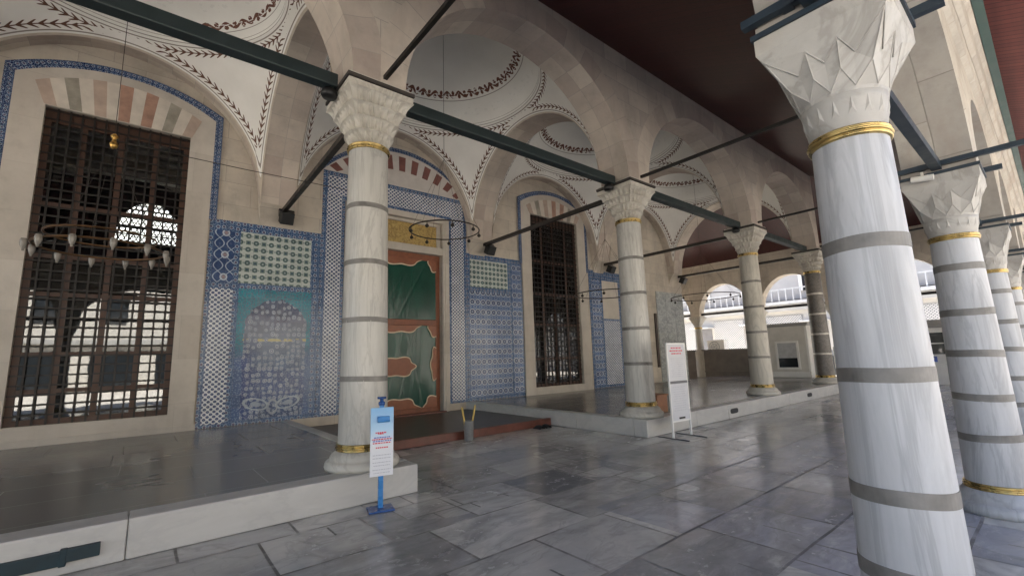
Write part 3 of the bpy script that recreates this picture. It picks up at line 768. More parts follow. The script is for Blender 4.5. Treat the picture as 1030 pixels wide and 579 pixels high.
# ------------------------------------------------------------------ vaults
def pend_mesh():
    m = MB(); Rr = A * math.sqrt(2)
    def fn(u, v):
        ph = 2 * PI * u; L = A / max(abs(math.cos(ph)), abs(math.sin(ph)))
        h0 = math.sqrt(max(0, Rr * Rr - L * L)); h = h0 + (HT - h0) * v; rho = math.sqrt(max(0, Rr * Rr - h * h))
        return (rho * math.cos(ph), rho * math.sin(ph), h)
    m.grid(fn, 256, 20, 0, True, True, flip=True); return m
def dome_mesh():
    m = MB()
    def fn(u, v):
        a = PI / 2 * v; return (RD * math.cos(a) * math.cos(2 * PI * u), RD * math.cos(a) * math.sin(2 * PI * u), DOME_H * math.sin(a))
    m.grid(fn, 96, 24, 0, True, True, flip=True); return m
pm, dm_ = None, None
for i in range(5):
    x0, x1 = CX[i], CX[i + 1]; ax = (x1 - x0) / 2 - T
    t = thing('domed_vault', ['painted dome over the bay left of the big window', 'white painted dome above the big left window', 'white painted dome with brown garlands above the doorway',
                              'white painted dome above the narrow right window', 'white painted dome over the last bay near the kiosk'][i], 'vault', ((x0 + x1) / 2, YB, ZS), 0, 'painted domed vaults')
    if pm is None: p_ = obj('pendentives', pend_mesh(), 'pendentive_plaster', t); pm = p_.data; d_ = obj('dome', dome_mesh(), 'dome_plaster', t); dm_ = d_.data
    else:
        p_ = bpy.data.objects.new('pendentives', pm); COL.objects.link(p_); p_.parent = t
        d_ = bpy.data.objects.new('dome', dm_); COL.objects.link(d_); d_.parent = t
    p_.scale = (ax / A, AY / A, KZ); d_.scale = (ax / A, AY / A, 1); d_.location = (0, 0, HT * KZ)
    if i == 1: d_.data = d_.data.copy(); d_.data.materials[0] = MAT['low_garland_plaster']

# ------------------------------------------------------------------ mosque wall
def rect_wall(m, x0, x1, z0, z1, holes, y, depth, mat=0):
    xs = sorted({x0, x1, *[h[0] for h in holes], *[h[1] for h in holes]}); zs = sorted({z0, z1, *[h[2] for h in holes], *[h[3] for h in holes]})
    for a, b in zip(xs, xs[1:]):
        for c, d in zip(zs, zs[1:]):
            mx_, mz_ = (a + b) / 2, (c + d) / 2
            if any(h[0] < mx_ < h[1] and h[2] < mz_ < h[3] for h in holes): continue
            m.face([(a, y, c), (b, y, c), (b, y, d), (a, y, d)], [(a, c), (b, c), (b, d), (a, d)], mat)
    for h in holes:
        a, b, c, d = h
        m.face([(a, y, c), (a, y, d), (a, y + depth, d), (a, y + depth, c)], None, mat); m.face([(b, y, d), (b, y, c), (b, y + depth, c), (b, y + depth, d)], None, mat)
        m.face([(a, y, d), (b, y, d), (b, y + depth, d), (a, y + depth, d)], [(a, 0), (b, 0), (b, depth), (a, depth)], mat); m.face([(b, y, c), (a, y, c), (a, y + depth, c), (b, y + depth, c)], None, mat)
W1 = (-3.65, -1.60, 0.62, 6.02); W2 = (7.52, 9.75, 0.52, 6.14); DR = (1.72, 4.20, 0.10, 5.22)
mosque = thing('mosque_front', 'tall tiled stone front wall of the mosque with doorway and grilled windows', 'building', (0, 0, 0))
m = MB(); rect_wall(m, -16.0, 16.62, 0.0, 9.0, [W1, W2, DR], F, 0.32)
obj('wall', m, 'wall_stone', mosque)
m = MB(); m.box(-16, 16.62, F + 12, F + 12.3, 9.0, 13.0); m.box(-16, 16.62, F + 0.35, F + 12, 12.7, 13.0); m.box(-16, 16.62, F + 0.05, F + 0.35, 9.0, 13.0)
m.box(16.3, 16.6, F + 0.33, F + 12.3, 0, 13.0); m.box(-16, -15.7, F + 0.33, F + 12.3, 0, 13.0)
obj('hall_shell', m, 'wall_stone', mosque)
# dark prayer hall behind, with one pierced arched window in its far wall
HY = 20.0
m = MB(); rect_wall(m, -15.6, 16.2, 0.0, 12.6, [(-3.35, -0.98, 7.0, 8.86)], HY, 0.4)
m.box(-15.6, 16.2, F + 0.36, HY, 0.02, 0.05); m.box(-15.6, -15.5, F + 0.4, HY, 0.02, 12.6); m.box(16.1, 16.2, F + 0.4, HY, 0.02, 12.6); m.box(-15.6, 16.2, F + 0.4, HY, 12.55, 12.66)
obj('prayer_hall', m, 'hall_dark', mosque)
# formeret arches against the wall
for i in range(5):
    x0, x1 = CX[i], CX[i + 1]
    o = obj('wall_arch', along_x(arch_mesh(x0 + 0.02, x1 - 0.02, (x1 - x0) / 2 - T, 0.147, ZS, ZT - 0.02, A * KZ), F - 0.150), ['arch_stone', 'wall_stone'], mosque)
# arched stained window: pierced lattice
lat = MB(); cxw = -2.165
for i in range(12):
    for j in range(9):
        px, pz = -3.35 + 2.37 * (i + 0.5 * (j % 2) + 0.25) / 12, 7.02 + 1.84 * (j + 0.5) / 9
        n = 10; ri, ro = 0.070, 0.118
        for k in range(n):
            a0, a1 = 2 * PI * k / n, 2 * PI * (k + 1) / n
            lat.face([(px + ri * math.cos(a0), HY + 0.05, pz + ri * math.sin(a0)), (px + ro * math.cos(a0), HY + 0.05, pz + ro * math.sin(a0)), (px + ro * math.cos(a1), HY + 0.05, pz + ro * math.sin(a1)), (px + ri * math.cos(a1), HY + 0.05, pz + ri * math.sin(a1))])
lat.box(-2.22, -2.11, HY + 0.02, HY + 0.09, 7.0, 8.86); lat.box(-3.35, -0.98, HY + 0.02, HY + 0.09, 7.58, 7.66)
po = []
for i in range(25):
    a = PI * i / 24; po.append((cxw + 1.15 * math.cos(a), 7.02 + 1.80 * math.sin(a) ** 0.9))
for i in range(24):   # masonry outside the arch curve
    (a, b), (c, d) = po[i], po[i + 1]; lat.face([(a, HY + 0.03, b), (a, HY + 0.03, 8.9), (c, HY + 0.03, 8.9), (c, HY + 0.03, d)])
pw_ = obj('pierced_window', lat, 'hall_dark', mosque)
fm = bpy.data.materials.new('frosted_pane'); fm.use_nodes = True; _t = fm.node_tree; _t.nodes.remove(_t.nodes['Principled BSDF']); _tl = _t.nodes.new('ShaderNodeBsdfTranslucent'); _tl.inputs[0].default_value = (0.8, 0.8, 0.78, 1); _t.links.new(_tl.outputs[0], _t.nodes['Material Output'].inputs[0]); MAT['frosted_pane'] = fm
fp = MB(); fp.face([(-3.34, HY + 0.2, 7.01), (-0.99, HY + 0.2, 7.01), (-0.99, HY + 0.2, 8.85), (-3.34, HY + 0.2, 8.85)]); obj('frosted_pane', fp, 'frosted_pane', pw_)

# ---- windows: surround, tile border, relieving arch, wood, iron grille, glass
def seg_curve(xa, xb, zc, zp, n=24):
    """segmental curve between (xa,zc) and (xb,zc) peaking at zp"""
    hs = (xb - xa) / 2; r = zp - zc; RR = (hs * hs + r * r) / (2 * r); c = (xa + xb) / 2; zc0 = zp - RR
    a = math.asin(hs / RR)
    return [(c + RR * math.sin(-a + 2 * a * i / n), zc0 + RR * math.cos(-a + 2 * a * i / n)) for i in range(n + 1)]
def window(op, fr, label, ncell, zlow, wood_rows):
    x0, x1, z0, z1 = op; a, b, zb, zc, zp = fr
    s_ = obj('window', MB().box(x0 + 0.001, x1 - 0.001, F + 0.104, F + 0.108, z0 + 0.001, z1 - 0.001), 'window_glass', mosque)
    # marble surround
    m = MB(); y0, y1 = F - 0.055, F + 0.01
    m.box(a, x0 - 0.0, y0, y1, zb, z1); m.box(x1, b, y0, y1, zb, z1); m.box(x0 - 0.0, x1 + 0.0, y0, y1, zb, z0)
    cur = seg_curve(a, b, zc, zp)
    m.prism([(a, z1), (b, z1)] + cur[::-1], y0, y1)
    m.box(a - 0.03, b + 0.03, F - 0.085, F - 0.05, zb - 0.002, zb + 0.10)
    obj('surround', m, 'surround_marble', s_)
    # blue tile border following the head
    m = MB(); wd = 0.13; n = len(cur); outer = [(p[0] + (wd if i > n / 2 else -wd) * (0.9 if 0 < i < n - 1 else 1.0) * abs(2 * i / (n - 1) - 1), p[1] + wd) for i, p in enumerate(cur)]
    yb = F - 0.05
    def strip(p0, p1, q1, q0, u0, u1, fl=False): m.face([(p0[0], yb, p0[1]), (p1[0], yb, p1[1]), (q1[0], yb, q1[1]), (q0[0], yb, q0[1])], [(u0, 0), (u1, 0), (u1, wd), (u0, wd)])
    for i in range(n - 1): strip(cur[i], cur[i + 1], outer[i + 1], outer[i], i * 0.12, (i + 1) * 0.12)
    zt = 4.40
    m.face([(a - wd, yb, zt), (a, yb, zt), (a, yb, cur[0][1]), (a - wd, yb, outer[0][1])], [(0, 0), (wd, 0), (wd, 2.1), (0, 2.1)])
    m.face([(b, yb, zt), (b + wd, yb, zt), (b + wd, yb, outer[-1][1]), (b, yb, cur[-1][1])], [(0, 0), (wd, 0), (wd, 2.1), (0, 2.1)])
    obj('tile_border', m, 'dark_border_tile', s_)
    # relieving arch of coloured stones
    m = MB(); nv = 13; c = (a + b) / 2; lo = z1 + 0.012; mats = [1, 0, 3, 0, 1, 0, 2, 0, 2, 0, 3, 0, 1]
    up = seg_curve(a + 0.24, b - 0.24, zc - 0.08, zp - 0.17, nv)
    lowx = [x0 - 0.02 + (x1 - x0 + 0.04) * i / nv for i in range(nv + 1)]
    for i in range(nv):
        p = [(lowx[i], lo), (lowx[i + 1], lo), up[i + 1], up[i]]
        m.prism(p, F - 0.062, F - 0.05, mats[i])
    obj('relieving_arch', m, ['voussoir_white', 'voussoir_pink', 'voussoir_red', 'voussoir_green'], s_)
    # wooden casement
    m = MB(); y0, y1 = F + 0.060, F + 0.100
    m.box(x0, x0 + 0.09, y0, y1, z0, z1); m.box(x1 - 0.09, x1, y0, y1, z0, z1); m.box(x0 + 0.09, x1 - 0.09, y0, y1, z0, z0 + 0.09); m.box(x0 + 0.09, x1 - 0.09, y0, y1, z1 - 0.25, z1)
    for k in range(1, 4):
        x = x0 + (x1 - x0) * k / 4; m.box(x - 0.042, x + 0.042, y0 + 0.004, y1 - 0.004, z0 + 0.09, z1 - 0.25)
    for z in wood_rows: m.box(x0 + 0.09, x1 - 0.09, y0 + 0.008, y1 - 0.008, z - 0.035, z + 0.035)
    obj('casement', m, 'window_wood', s_)
    # iron grille with knobs
    m = MB(); y = F + 0.038; W = x1 - x0; nc = ncell; sp = W / nc; nr = int((z1 - z0) / sp)
    for k in range(1, nc): m.beam((x0 + sp * k, y, z0), (x0 + sp * k, y, z1), 0.027, 0.020)
    for k in range(1, nr + 1): m.beam((x0, y + 0.002, z0 + sp * k), (x1, y + 0.002, z0 + sp * k), 0.018, 0.027)
    for k in range(1, nc):
        for j in range(1, nr + 1):
            x, z, r = x0 + sp * k, z0 + sp * j, 0.032
            m.face([(x - r, y - 0.018, z), (x, y - 0.018, z - r), (x + r, y - 0.018, z), (x, y - 0.018, z + r)])
    obj('iron_grille', m, 'iron_black', s_)
    return s_
window(W1, (-4.05, -1.20, ZP, 6.50, 6.92), '', 13, 0, (1.15, 1.75, 2.75, 3.4, 4.3))
window(W2, (7.12, 10.15, ZP, 6.48, 6.95), '', 14, 0, (1.4, 2.5, 3.5, 4.6))

# ---- tile revetment
def panel(x0, x1, z0, z1, y, mat, name='tile_panel', parent=None, uo=(0, 0)):
    m = MB(); th = F + 0.01 if parent is None else y + 0.02
    m.box(x0, x1, y, th, z0, z1)
    # UV in metres from the panel's own corner
    m.uv = [(u - x0 + uo[0], v - z0 + uo[1]) for u, v in m.uv]
    return obj(name, m, mat, parent or mosque)
yA, yB = F - 0.014, F - 0.022
# left of the door
P1 = panel(-1.17, 0.985, ZP + 0.002, 4.44, yA, 'border_tile')
panel(-1.09, -0.70, 0.37, 3.02, yB, 'lattice_tile', 'lattice_panel', P1); panel(-1.09, -0.72, 3.14, 4.22, yB, 'arabesque_tile', 'arabesque_panel', P1)
panel(-0.62, 0.78, 3.15, 4.24, yB, 'green_tile', 'green_panel', P1); panel(-0.60, 0.82, 0.40, 3.04, yB, 'mural_tile', 'flower_mural', P1)
# around the door
DS = panel(0.99, 5.02, 5.36, 6.03, yA - 0.003, 'border_tile', 'door_tile_border'); 
for (a, b) in ((0.99, 1.52), (4.40, 5.02)): panel(a, b, ZP + 0.002 if a < 2 else 0.30, 5.355, yA - 0.003, 'border_tile', 'door_tile_border')
panel(1.10, 4.90, 5.46, 5.92, yB - 0.004, 'lattice_tile', 'lattice_panel', DS)
panel(1.09, 1.44, 0.36, 5.455, yB - 0.004, 'lattice_tile', 'lattice_panel', DS); panel(4.50, 4.92, 0.36, 5.455, yB - 0.004, 'lattice_tile', 'lattice_panel', DS)
# right of the door
P2 = panel(5.03, 7.11, ZP + 0.002, 4.50, yA, 'border_tile')
panel(5.13, 6.52, 3.52, 4.34, yB, 'green_tile', 'green_panel', P2); panel(5.10, 6.60, 0.40, 3.40, yB, 'medallion_tile', 'medallion_panel', P2); panel(6.68, 7.04, 0.40, 4.36, yB, 'medallion_tile', 'medallion_panel', P2)
# right of the narrow window
P3 = panel(10.30, 12.9, ZP + 0.002, 4.55, yA, 'border_tile')
panel(10.42, 10.92, 0.40, 4.2, yB, 'medallion_tile', 'medallion_panel', P3); panel(11.02, 11.95, 0.40, 2.7, yB, 'lattice_tile', 'lattice_panel', P3)
panel(11.02, 11.95, 2.78, 4.2, yB, 'surround_marble', 'stone_slab', P3); panel(12.05, 12.75, 0.40, 4.2, yB, 'medallion_tile', 'medallion_panel', P3)
# left of the big window (mostly out of frame)
P4 = panel(-6.2, -4.22, ZP + 0.002, 4.44, yA, 'border_tile'); panel(-6.1, -5.0, 0.40, 4.2, yB, 'medallion_tile', 'medallion_panel', P4); panel(-4.9, -4.4, 0.40, 4.2, yB, 'lattice_tile', 'lattice_panel', P4)
# last bay: grey marble slabs and a timber post
for k, (a, b) in enumerate(((14.52, 15.2), (15.21, 15.9), (15.91, 16.58))):
    panel(a, b, ZP + 0.002, 2.25, F - 0.03, 'grey_panel_marble', 'marble_slab'); panel(a, b, 2.255, 4.05, F - 0.03, 'grey_panel_marble', 'marble_slab')
m = MB(); m.box(14.28, 14.42, F - 0.05, F + 0.01, 0.9, 3.1); obj('timber_post', m, 'dark_wood', mosque)
# lunette over the door
LUN = obj('lunette', MB().prism([(0.97, 6.035)] + [(5.02, 6.035)] + seg_curve(0.97, 5.02, 6.04, 7.03)[::-1], F - 0.012, F + 0.01), 'lunette_white', mosque)
m = MB(); nv = 21; inn = seg_curve(1.30, 4.70, 6.05, 6.48, nv); out_ = seg_curve(1.12, 4.88, 6.16, 6.88, nv)
for i in range(nv):
    if i % 2 == 0: m.prism([inn[i], inn[i + 1], out_[i + 1], out_[i]], F - 0.018, F - 0.011)
obj('red_voussoirs', m, 'lunette_red', LUN)
m = MB(); c0 = seg_curve(0.97, 5.02, 6.02, 6.97, 30); c1 = seg_curve(0.86, 5.13, 6.02, 7.09, 30)
for i in range(30): m.face([(c0[i][0], F - 0.02, c0[i][1]), (c0[i + 1][0], F - 0.02, c0[i + 1][1]), (c1[i + 1][0], F - 0.02, c1[i + 1][1]), (c1[i][0], F - 0.02, c1[i][1])], [(i * 0.15, 0), (i * 0.15 + 0.15, 0), (i * 0.15 + 0.15, 0.11), (i * 0.15, 0.11)])
obj('tile_border', m, 'dark_border_tile', LUN)

# ------------------------------------------------------------------ doorway
m = MB(); y0 = F - 0.10
for (a, b, dz) in ((1.53, 1.72, 0), (4.20, 4.39, 0)):
    m.box(a, b, y0, F + 0.05, 0.04, 5.36); m.box(a + 0.05, b - 0.05, y0 - 0.03, y0 + 0.001, 0.05, 5.3)
m.box(1.721, 4.199, y0, F + 0.05, 5.20, 5.36); m.box(1.721, 4.199, y0 + 0.02, F + 0.25, 4.30, 4.50); m.box(1.721, 4.199, F + 0.03, F + 0.25, 5.12, 5.199); m.box(1.721, 1.84, F + 0.03, F + 0.25, 4.501, 5.119); m.box(4.08, 4.199, F + 0.03, F + 0.25, 4.501, 5.119)
door = obj('door', m, 'surround_marble', mosque, 0.01)
m = MB(); m.box(1.84, 4.08, F + 0.08, F + 0.10, 4.50, 5.12); m.uv = [(u, v) for u, v in m.uv]; obj('gold_panel', m, 'gold_inscription', door)
m = MB()
for a, b in ((1.73, 1.86), (4.06, 4.19)): m.box(a, b, F + 0.10, F + 0.18, 0.12, 4.30)
m.box(1.86, 4.06, F + 0.075, F + 0.175, 2.38, 2.52); m.box(1.73, 4.19, F + 0.095, F + 0.17, 0.10, 0.26); m.box(1.73, 4.19, F + 0.095, F + 0.17, 4.14, 4.31)
m.box(1.70, 4.2, F + 0.26, F + 0.29, 0.1, 4.35)
obj('door_frame', m, 'door_wood', door, 0.006)
def curtain(x0, x1, z0, z1, seed):
    rnd = random.Random(seed); folds = [(rnd.uniform(-0.4, 0.4), rnd.uniform(4, 9), rnd.uniform(0, 6), rnd.uniform(0.003, 0.008)) for _ in range(6)]; cr = [(rnd.uniform(0.0, 1.0), rnd.uniform(-0.25, 0.45), rnd.uniform(0.015, 0.045), rnd.choice((-1, 1)) * rnd.uniform(0.003, 0.009)) for _ in range(16)]
    def fn(u, v):
        d = 0.0
        for sl, fr, ph, am in folds: d += am * math.sin(fr * (u + sl * v * 1.6) + ph)
        
        for cu_, sl_, wd_, am_ in cr: d += am_ * max(0, 1 - abs((u - cu_ - sl_ * v) / wd_)) ** 1.5 * (0.4 + 0.6 * math.sin(PI * v))
        return (x0 + (x1 - x0) * u, F + 0.10 - 0.02 - d, z0 + (z1 - z0) * v)
    return MB().grid(fn, 110, 90, 0, True)
def patch(cx, cz, rx, rz, kind, seed, parent, clip):
    """scalloped leather patch with pale piping; cut by the panel edge given in clip"""
    for grow, y, mat, nm in ((0.030, F + 0.046, 'cream_piping', 'piping'), (0.0, F + 0.036, 'patch_leather', 'leather_patch')):
        pts = []
        for i in range(64):
            a = 2 * PI * i / 64; s_ = 1 + 0.10 * math.cos(6 * a) + 0.05 * math.cos(3 * a + seed)
            x, z = cx + (rx * s_ + grow) * math.cos(a), cz + (rz * s_ + grow) * math.sin(a)
            pts.append((min(max(x, clip[0]), clip[1]), min(max(z, clip[2]), clip[3])))
        e = MB().prism(pts, y, y + 0.008); ob_ = obj(nm, e, mat, parent)
for (z0, z1, up) in ((2.53, 4.13, True), (0.27, 2.37, False)):
    a, b = 1.87, 4.055; c = (a + b) / 2 + 0.06; h = z1 - z0
    cu = obj('leather_curtain', curtain(a, b, z0, z1, 16 if up else 11), 'green_leather', door); cl = (a, b, z0, z1)
    patch(c, z1 + 0.06, 0.55, 0.24, 0, 1, cu, cl)
    for e in (a, b): patch(e + (0.03 if e == b else -0.03), z1 - 0.02, 0.24, 0.28, 0, 2, cu, cl)
    if not up:
        patch(c - 0.10, z0 + h * 0.5, 0.50, 0.22, 0, 3, cu, cl); patch(c, z0 - 0.04, 0.52, 0.28, 0, 1, cu, cl)
        for e in (a, b): patch(e, z0 + h * 0.52, 0.15, 0.42, 0, 1, cu, cl); patch(e, z0 - 0.02, 0.36, 0.28, 0, 0, cu, cl)
# wooden step in front of the door
st = thing('wooden_step', 'low dark carpeted step with reddish wooden edge before the green door', 'step', (2.7, 3.6, 0))
m = MB(); m.box(-2.19, 2.22, -1.50, 1.66, 0.005, 0.125); obj('carpet', m, 'dark_carpet', st)
m = MB(); m.box(-2.195, 2.225, -1.60, -1.50, 0.004, 0.15); m.box(-2.2, -2.19, -1.5, 1.6, 0.004, 0.14); obj('wooden_edge', m, 'red_wood', st, 0.008)
m = MB(); m.box(-0.98, 1.5, 1.52, 1.68, 0.126, 0.16); obj('threshold', m, 'red_wood', st)

# ------------------------------------------------------------------ tie beams of the inner porch
XL = ['far left bay', 'left window bay', 'doorway bay', 'right window bay', 'last bay']
for i in range(5):
    m = MB(); m.box(CX[i] + 0.43, CX[i + 1] - 0.43, -0.08, 0.08, 4.80, 4.965)
    o = obj('tie_beam', m, 'beam_paint', None, 0.012)
    tag(o, ['thick dark green tie beam across the front arch of the far left bay', 'thick dark green tie beam across the arch before the big window', 'thick dark green tie beam across the doorway arch', 'thick dark green tie beam running from the notice board column to the cream column', 'thick dark green tie beam ending at the dark granite column'][i], 'beam', 'front arcade tie beams')
for i, x in enumerate(CX):
    m = MB(); m.beam((x, 0.42, 4.72), (x + 0.12, F - 0.22, 4.76), 0.085, 0.085)
    tag(obj('tie_bar', m, 'bar_dark'), ['dark tie bar running back to the wall in the far left bay', 'dark tie bar running to the wall left of the big window', 'dark tie bar from the column by the blue stand back to the tiled wall', 'dark tie bar crossing in front of the narrow right window', 'dark tie bar from the cream column back to the wall', 'dark tie bar under the red side ceiling'][i], 'tie bar', 'wall tie bars')
    m = MB(); m.beam((x + 0.06, -0.33, 4.97), (x + 0.06, RY + 0.24, 4.97), 0.05, 0.05)
    tag(obj('tie_rod', m, 'iron_black'), ['black rod crossing under the red ceiling at the far left', 'black rod crossing under the red ceiling left of the window bay', 'black rod rising from the capital by the blue stand to the top of the picture', 'black rod from the notice board column towards the big foreground capital', 'black rod from the cream column towards the outer arcade', 'black rod from the dark granite column towards the outer arcade'][i], 'tie rod', 'outward tie rods')
# floodlights at the wall ends of the bars, small lamps by the capitals
def floodlight(x, lab):
    t = thing('floodlight', lab, 'lamp', (x, F - 0.36, 4.60), R(0), 'black floodlights')
    m = MB(); m.prism([(-0.13, -0.14), (0.13, -0.14), (0.13, 0.12), (-0.13, 0.12)], -0.12, 0.10); m.v = [(a, b * math.cos(0.5) - c * math.sin(0.5), b * math.sin(0.5) + c * math.cos(0.5)) for a, b, c in m.v]
    obj('housing', m, 'lamp_black', t, 0.012)
    m = MB(); m.beam((-0.15, 0, 0), (-0.15, 0.03, 0.16), 0.012, 0.03); m.beam((0.15, 0, 0), (0.15, 0.03, 0.16), 0.012, 0.03); m.beam((-0.15, 0.03, 0.16), (0.15, 0.03, 0.16), 0.012, 0.03); obj('bracket', m, 'lamp_black', t)
for x, l in ((0.16, 'black floodlight hung on the wall above the green tile panel'), (5.62, 'black floodlight on the wall right of the doorway'), (11.2, 'black floodlight on the wall just left of the notice board column'), (16.2, 'black floodlight at the corner under the red side ceiling'), (-5.3, 'black floodlight on the wall left of the big window')): floodlight(x, l)
for x, l in ((-0.50, 'small round dark lamp under the beam beside the capital by the blue stand'), (4.86, 'small round dark lamp under the beam left of the notice board column'), (10.34, 'small round dark lamp under the beam left of the cream column')):
    m = MB(); m.lathe([(0, 4.67), (0.08, 4.675), (0.10, 4.71), (0.09, 4.76), (0.05, 4.80), (0, 4.80)], 20, (x, 0.02)); tag(obj('round_lamp', m, 'lamp_black'), l, 'lamp', 'round beam lamps')

# ------------------------------------------------------------------ chandeliers
def chandelier(x, y, z, r, ringmat, glassmat, n, label, ztop, knob=None, big=True):
    t = thing('chandelier', label, 'chandelier', (x, y, z), 0, 'ring chandeliers')
    m = MB(); m.torus((0, 0, 0), r, 0.014, 64, 8); obj('ring', m, ringmat, t)
    if big: m = MB(); m.torus((0, 0, 0.16), r * 0.86, 0.012, 56, 8); obj('upper_ring', m, ringmat, t)
    m = MB(); kz = (knob or z + 1.6) - z
    m.tube([(0, 0, kz), (0, 0, ztop - z)], 0.0045, 6)
    for k in range(3 if big else 6):
        a = 2 * PI * k / (3 if big else 6) + 0.4; m.tube([(0, 0, kz), (r * math.cos(a), r * math.sin(a), 0)], 0.0028, 5)
    obj('chain', m, 'dark_ring', t)
    if knob: m = MB(); m.lathe([(0, -0.10), (0.035, -0.08), (0.05, -0.03), (0.03, 0.0), (0.02, 0.05), (0.045, 0.08), (0.02, 0.12), (0, 0.13)], 16, (0, 0)); m.v = [(a, b, c + kz) for a, b, c in m.v]; obj('brass_knob', m, 'brass', t)
    for k in range(n):
        a = 2 * PI * k / n + 0.2
        m = MB()
        if big:
            cx_, cy_ = (r + 0.05) * math.cos(a), (r + 0.05) * math.sin(a)
            m.lathe([(0, -0.14), (0.011, -0.138), (0.014, -0.115), (0.030, -0.08), (0.038, -0.04), (0.036, -0.01), (0.028, 0.015), (0.02, 0.015), (0.0, 0.0)], 14, (cx_, cy_))
        else:
            cx_, cy_ = r * math.cos(a), r * math.sin(a)
            m.lathe([(0, -0.13), (0.014, -0.13), (0.04, -0.105), (0.036, -0.08), (0.02, -0.06), (0.008, -0.045), (0.008, 0.0), (0, 0)], 12, (cx_, cy_))
        obj('lamp_cup', m, glassmat, t)
DT = ZS + HT * KZ + DOME_H
chandelier(-2.56, 2.70, 3.06, 0.66, 'bronze', 'lamp_glass', 12, 'bronze ring chandelier with milky glass cups in front of the big left window', DT, 4.58)
chandelier(2.72, 2.70, 4.16, 0.73, 'dark_ring', 'dark_ring', 9, 'dark iron ring chandelier hanging before the gold panel over the door', DT, None, False)
chandelier(8.05, 2.70, 3.16, 0.95, 'dark_ring', 'dark_ring', 9, 'dark iron ring chandelier half hidden behind the notice board column', DT, None, False)
chandelier(13.5, 2.70, 3.42, 1.15, 'dark_ring', 'dark_ring', 9, 'dark iron ring chandelier in the last bay left of the cream column', DT, None, False)
m = MB(); m.tube([(-2.56, 2.70, 4.60), (-1.0, 2.70, 4.585), (0.9, 2.70, 4.60)], 0.006, 6); tag(obj('hanging_wire', m, 'dark_ring'), 'thin wire stretched sideways from the brass knob of the left chandelier', 'wire')

# ------------------------------------------------------------------ outer arcade
RH = 0.275           # half of the outer capital
RZS = 3.14           # springing
def diamond_capital(z0, z1, r0, h):
    """lozenge (baklava) capital: a net of folded lozenges below a plain band with a zigzag edge"""
    m = MB(); n = 12
    def P(j, lv, off=0.0):
        th = 2 * PI * (j + 1.5) / n; c, s_ = math.cos(th), math.sin(th); Ls = 1 / max(abs(c), abs(s_))
        kk = lv ** 1.1; rr = (r0 + (h - r0) * (0.75 * lv + 0.25 * lv * lv)) * (1 + (Ls - 1) * kk) + off
        return Vector((rr * c, rr * s_, z0 + (z1 - z0) * lv))
    cor = lambda j: j % 3 == 0
    K = lambda j: P(j, 0.88 if cor(j) else 0.76, 0.0)
    V = lambda j: P(j + 0.5, 0.50, -0.009)
    Ce = lambda j: P(j, 0.34, 0.006)
    B = lambda j: P(j + 0.5, 0.07, 0.001)
    Kp = lambda j: P(j, 0.88 if cor(j) else 0.76, 0.002)
    Vp = lambda j: P(j + 0.5, 0.50, -0.004)
    for j in range(n):
        m.face([V(j - 1), Ce(j), K(j)]); m.face([Ce(j), V(j), K(j)])
        m.face([Ce(j), B(j), V(j)]); m.face([B(j), Ce(j + 1), V(j)])
        m.face([B(j - 1), B(j), Ce(j)])
        for q in range(4):      # round foot
            a0, a1 = j - 0.5 + q / 4, j - 0.5 + (q + 1) / 4
            e0, e1 = B(j - 1).lerp(B(j), q / 4), B(j - 1).lerp(B(j), (q + 1) / 4)
            m.face([P(a0, 0.0), P(a1, 0.0), e1, e0])
        # proud plain field above the zigzag
        m.face([Vp(j), Kp(j + 1), Kp(j)]); m.face([Kp(j), Kp(j + 1), P(j + 1, 1.0), P(j, 1.0)])
        m.face([K(j), V(j), Vp(j), Kp(j)]); m.face([V(j), K(j + 1), Kp(j + 1), Vp(j)])
        for a_, b_ in ((Kp(j), Vp(j)), (Vp(j), Kp(j + 1)), (Ce(j), B(j)), (B(j), Ce(j + 1)), (K(j), Ce(j))): m.tube([a_, b_], 0.0032, 6, 0, False)
    return m
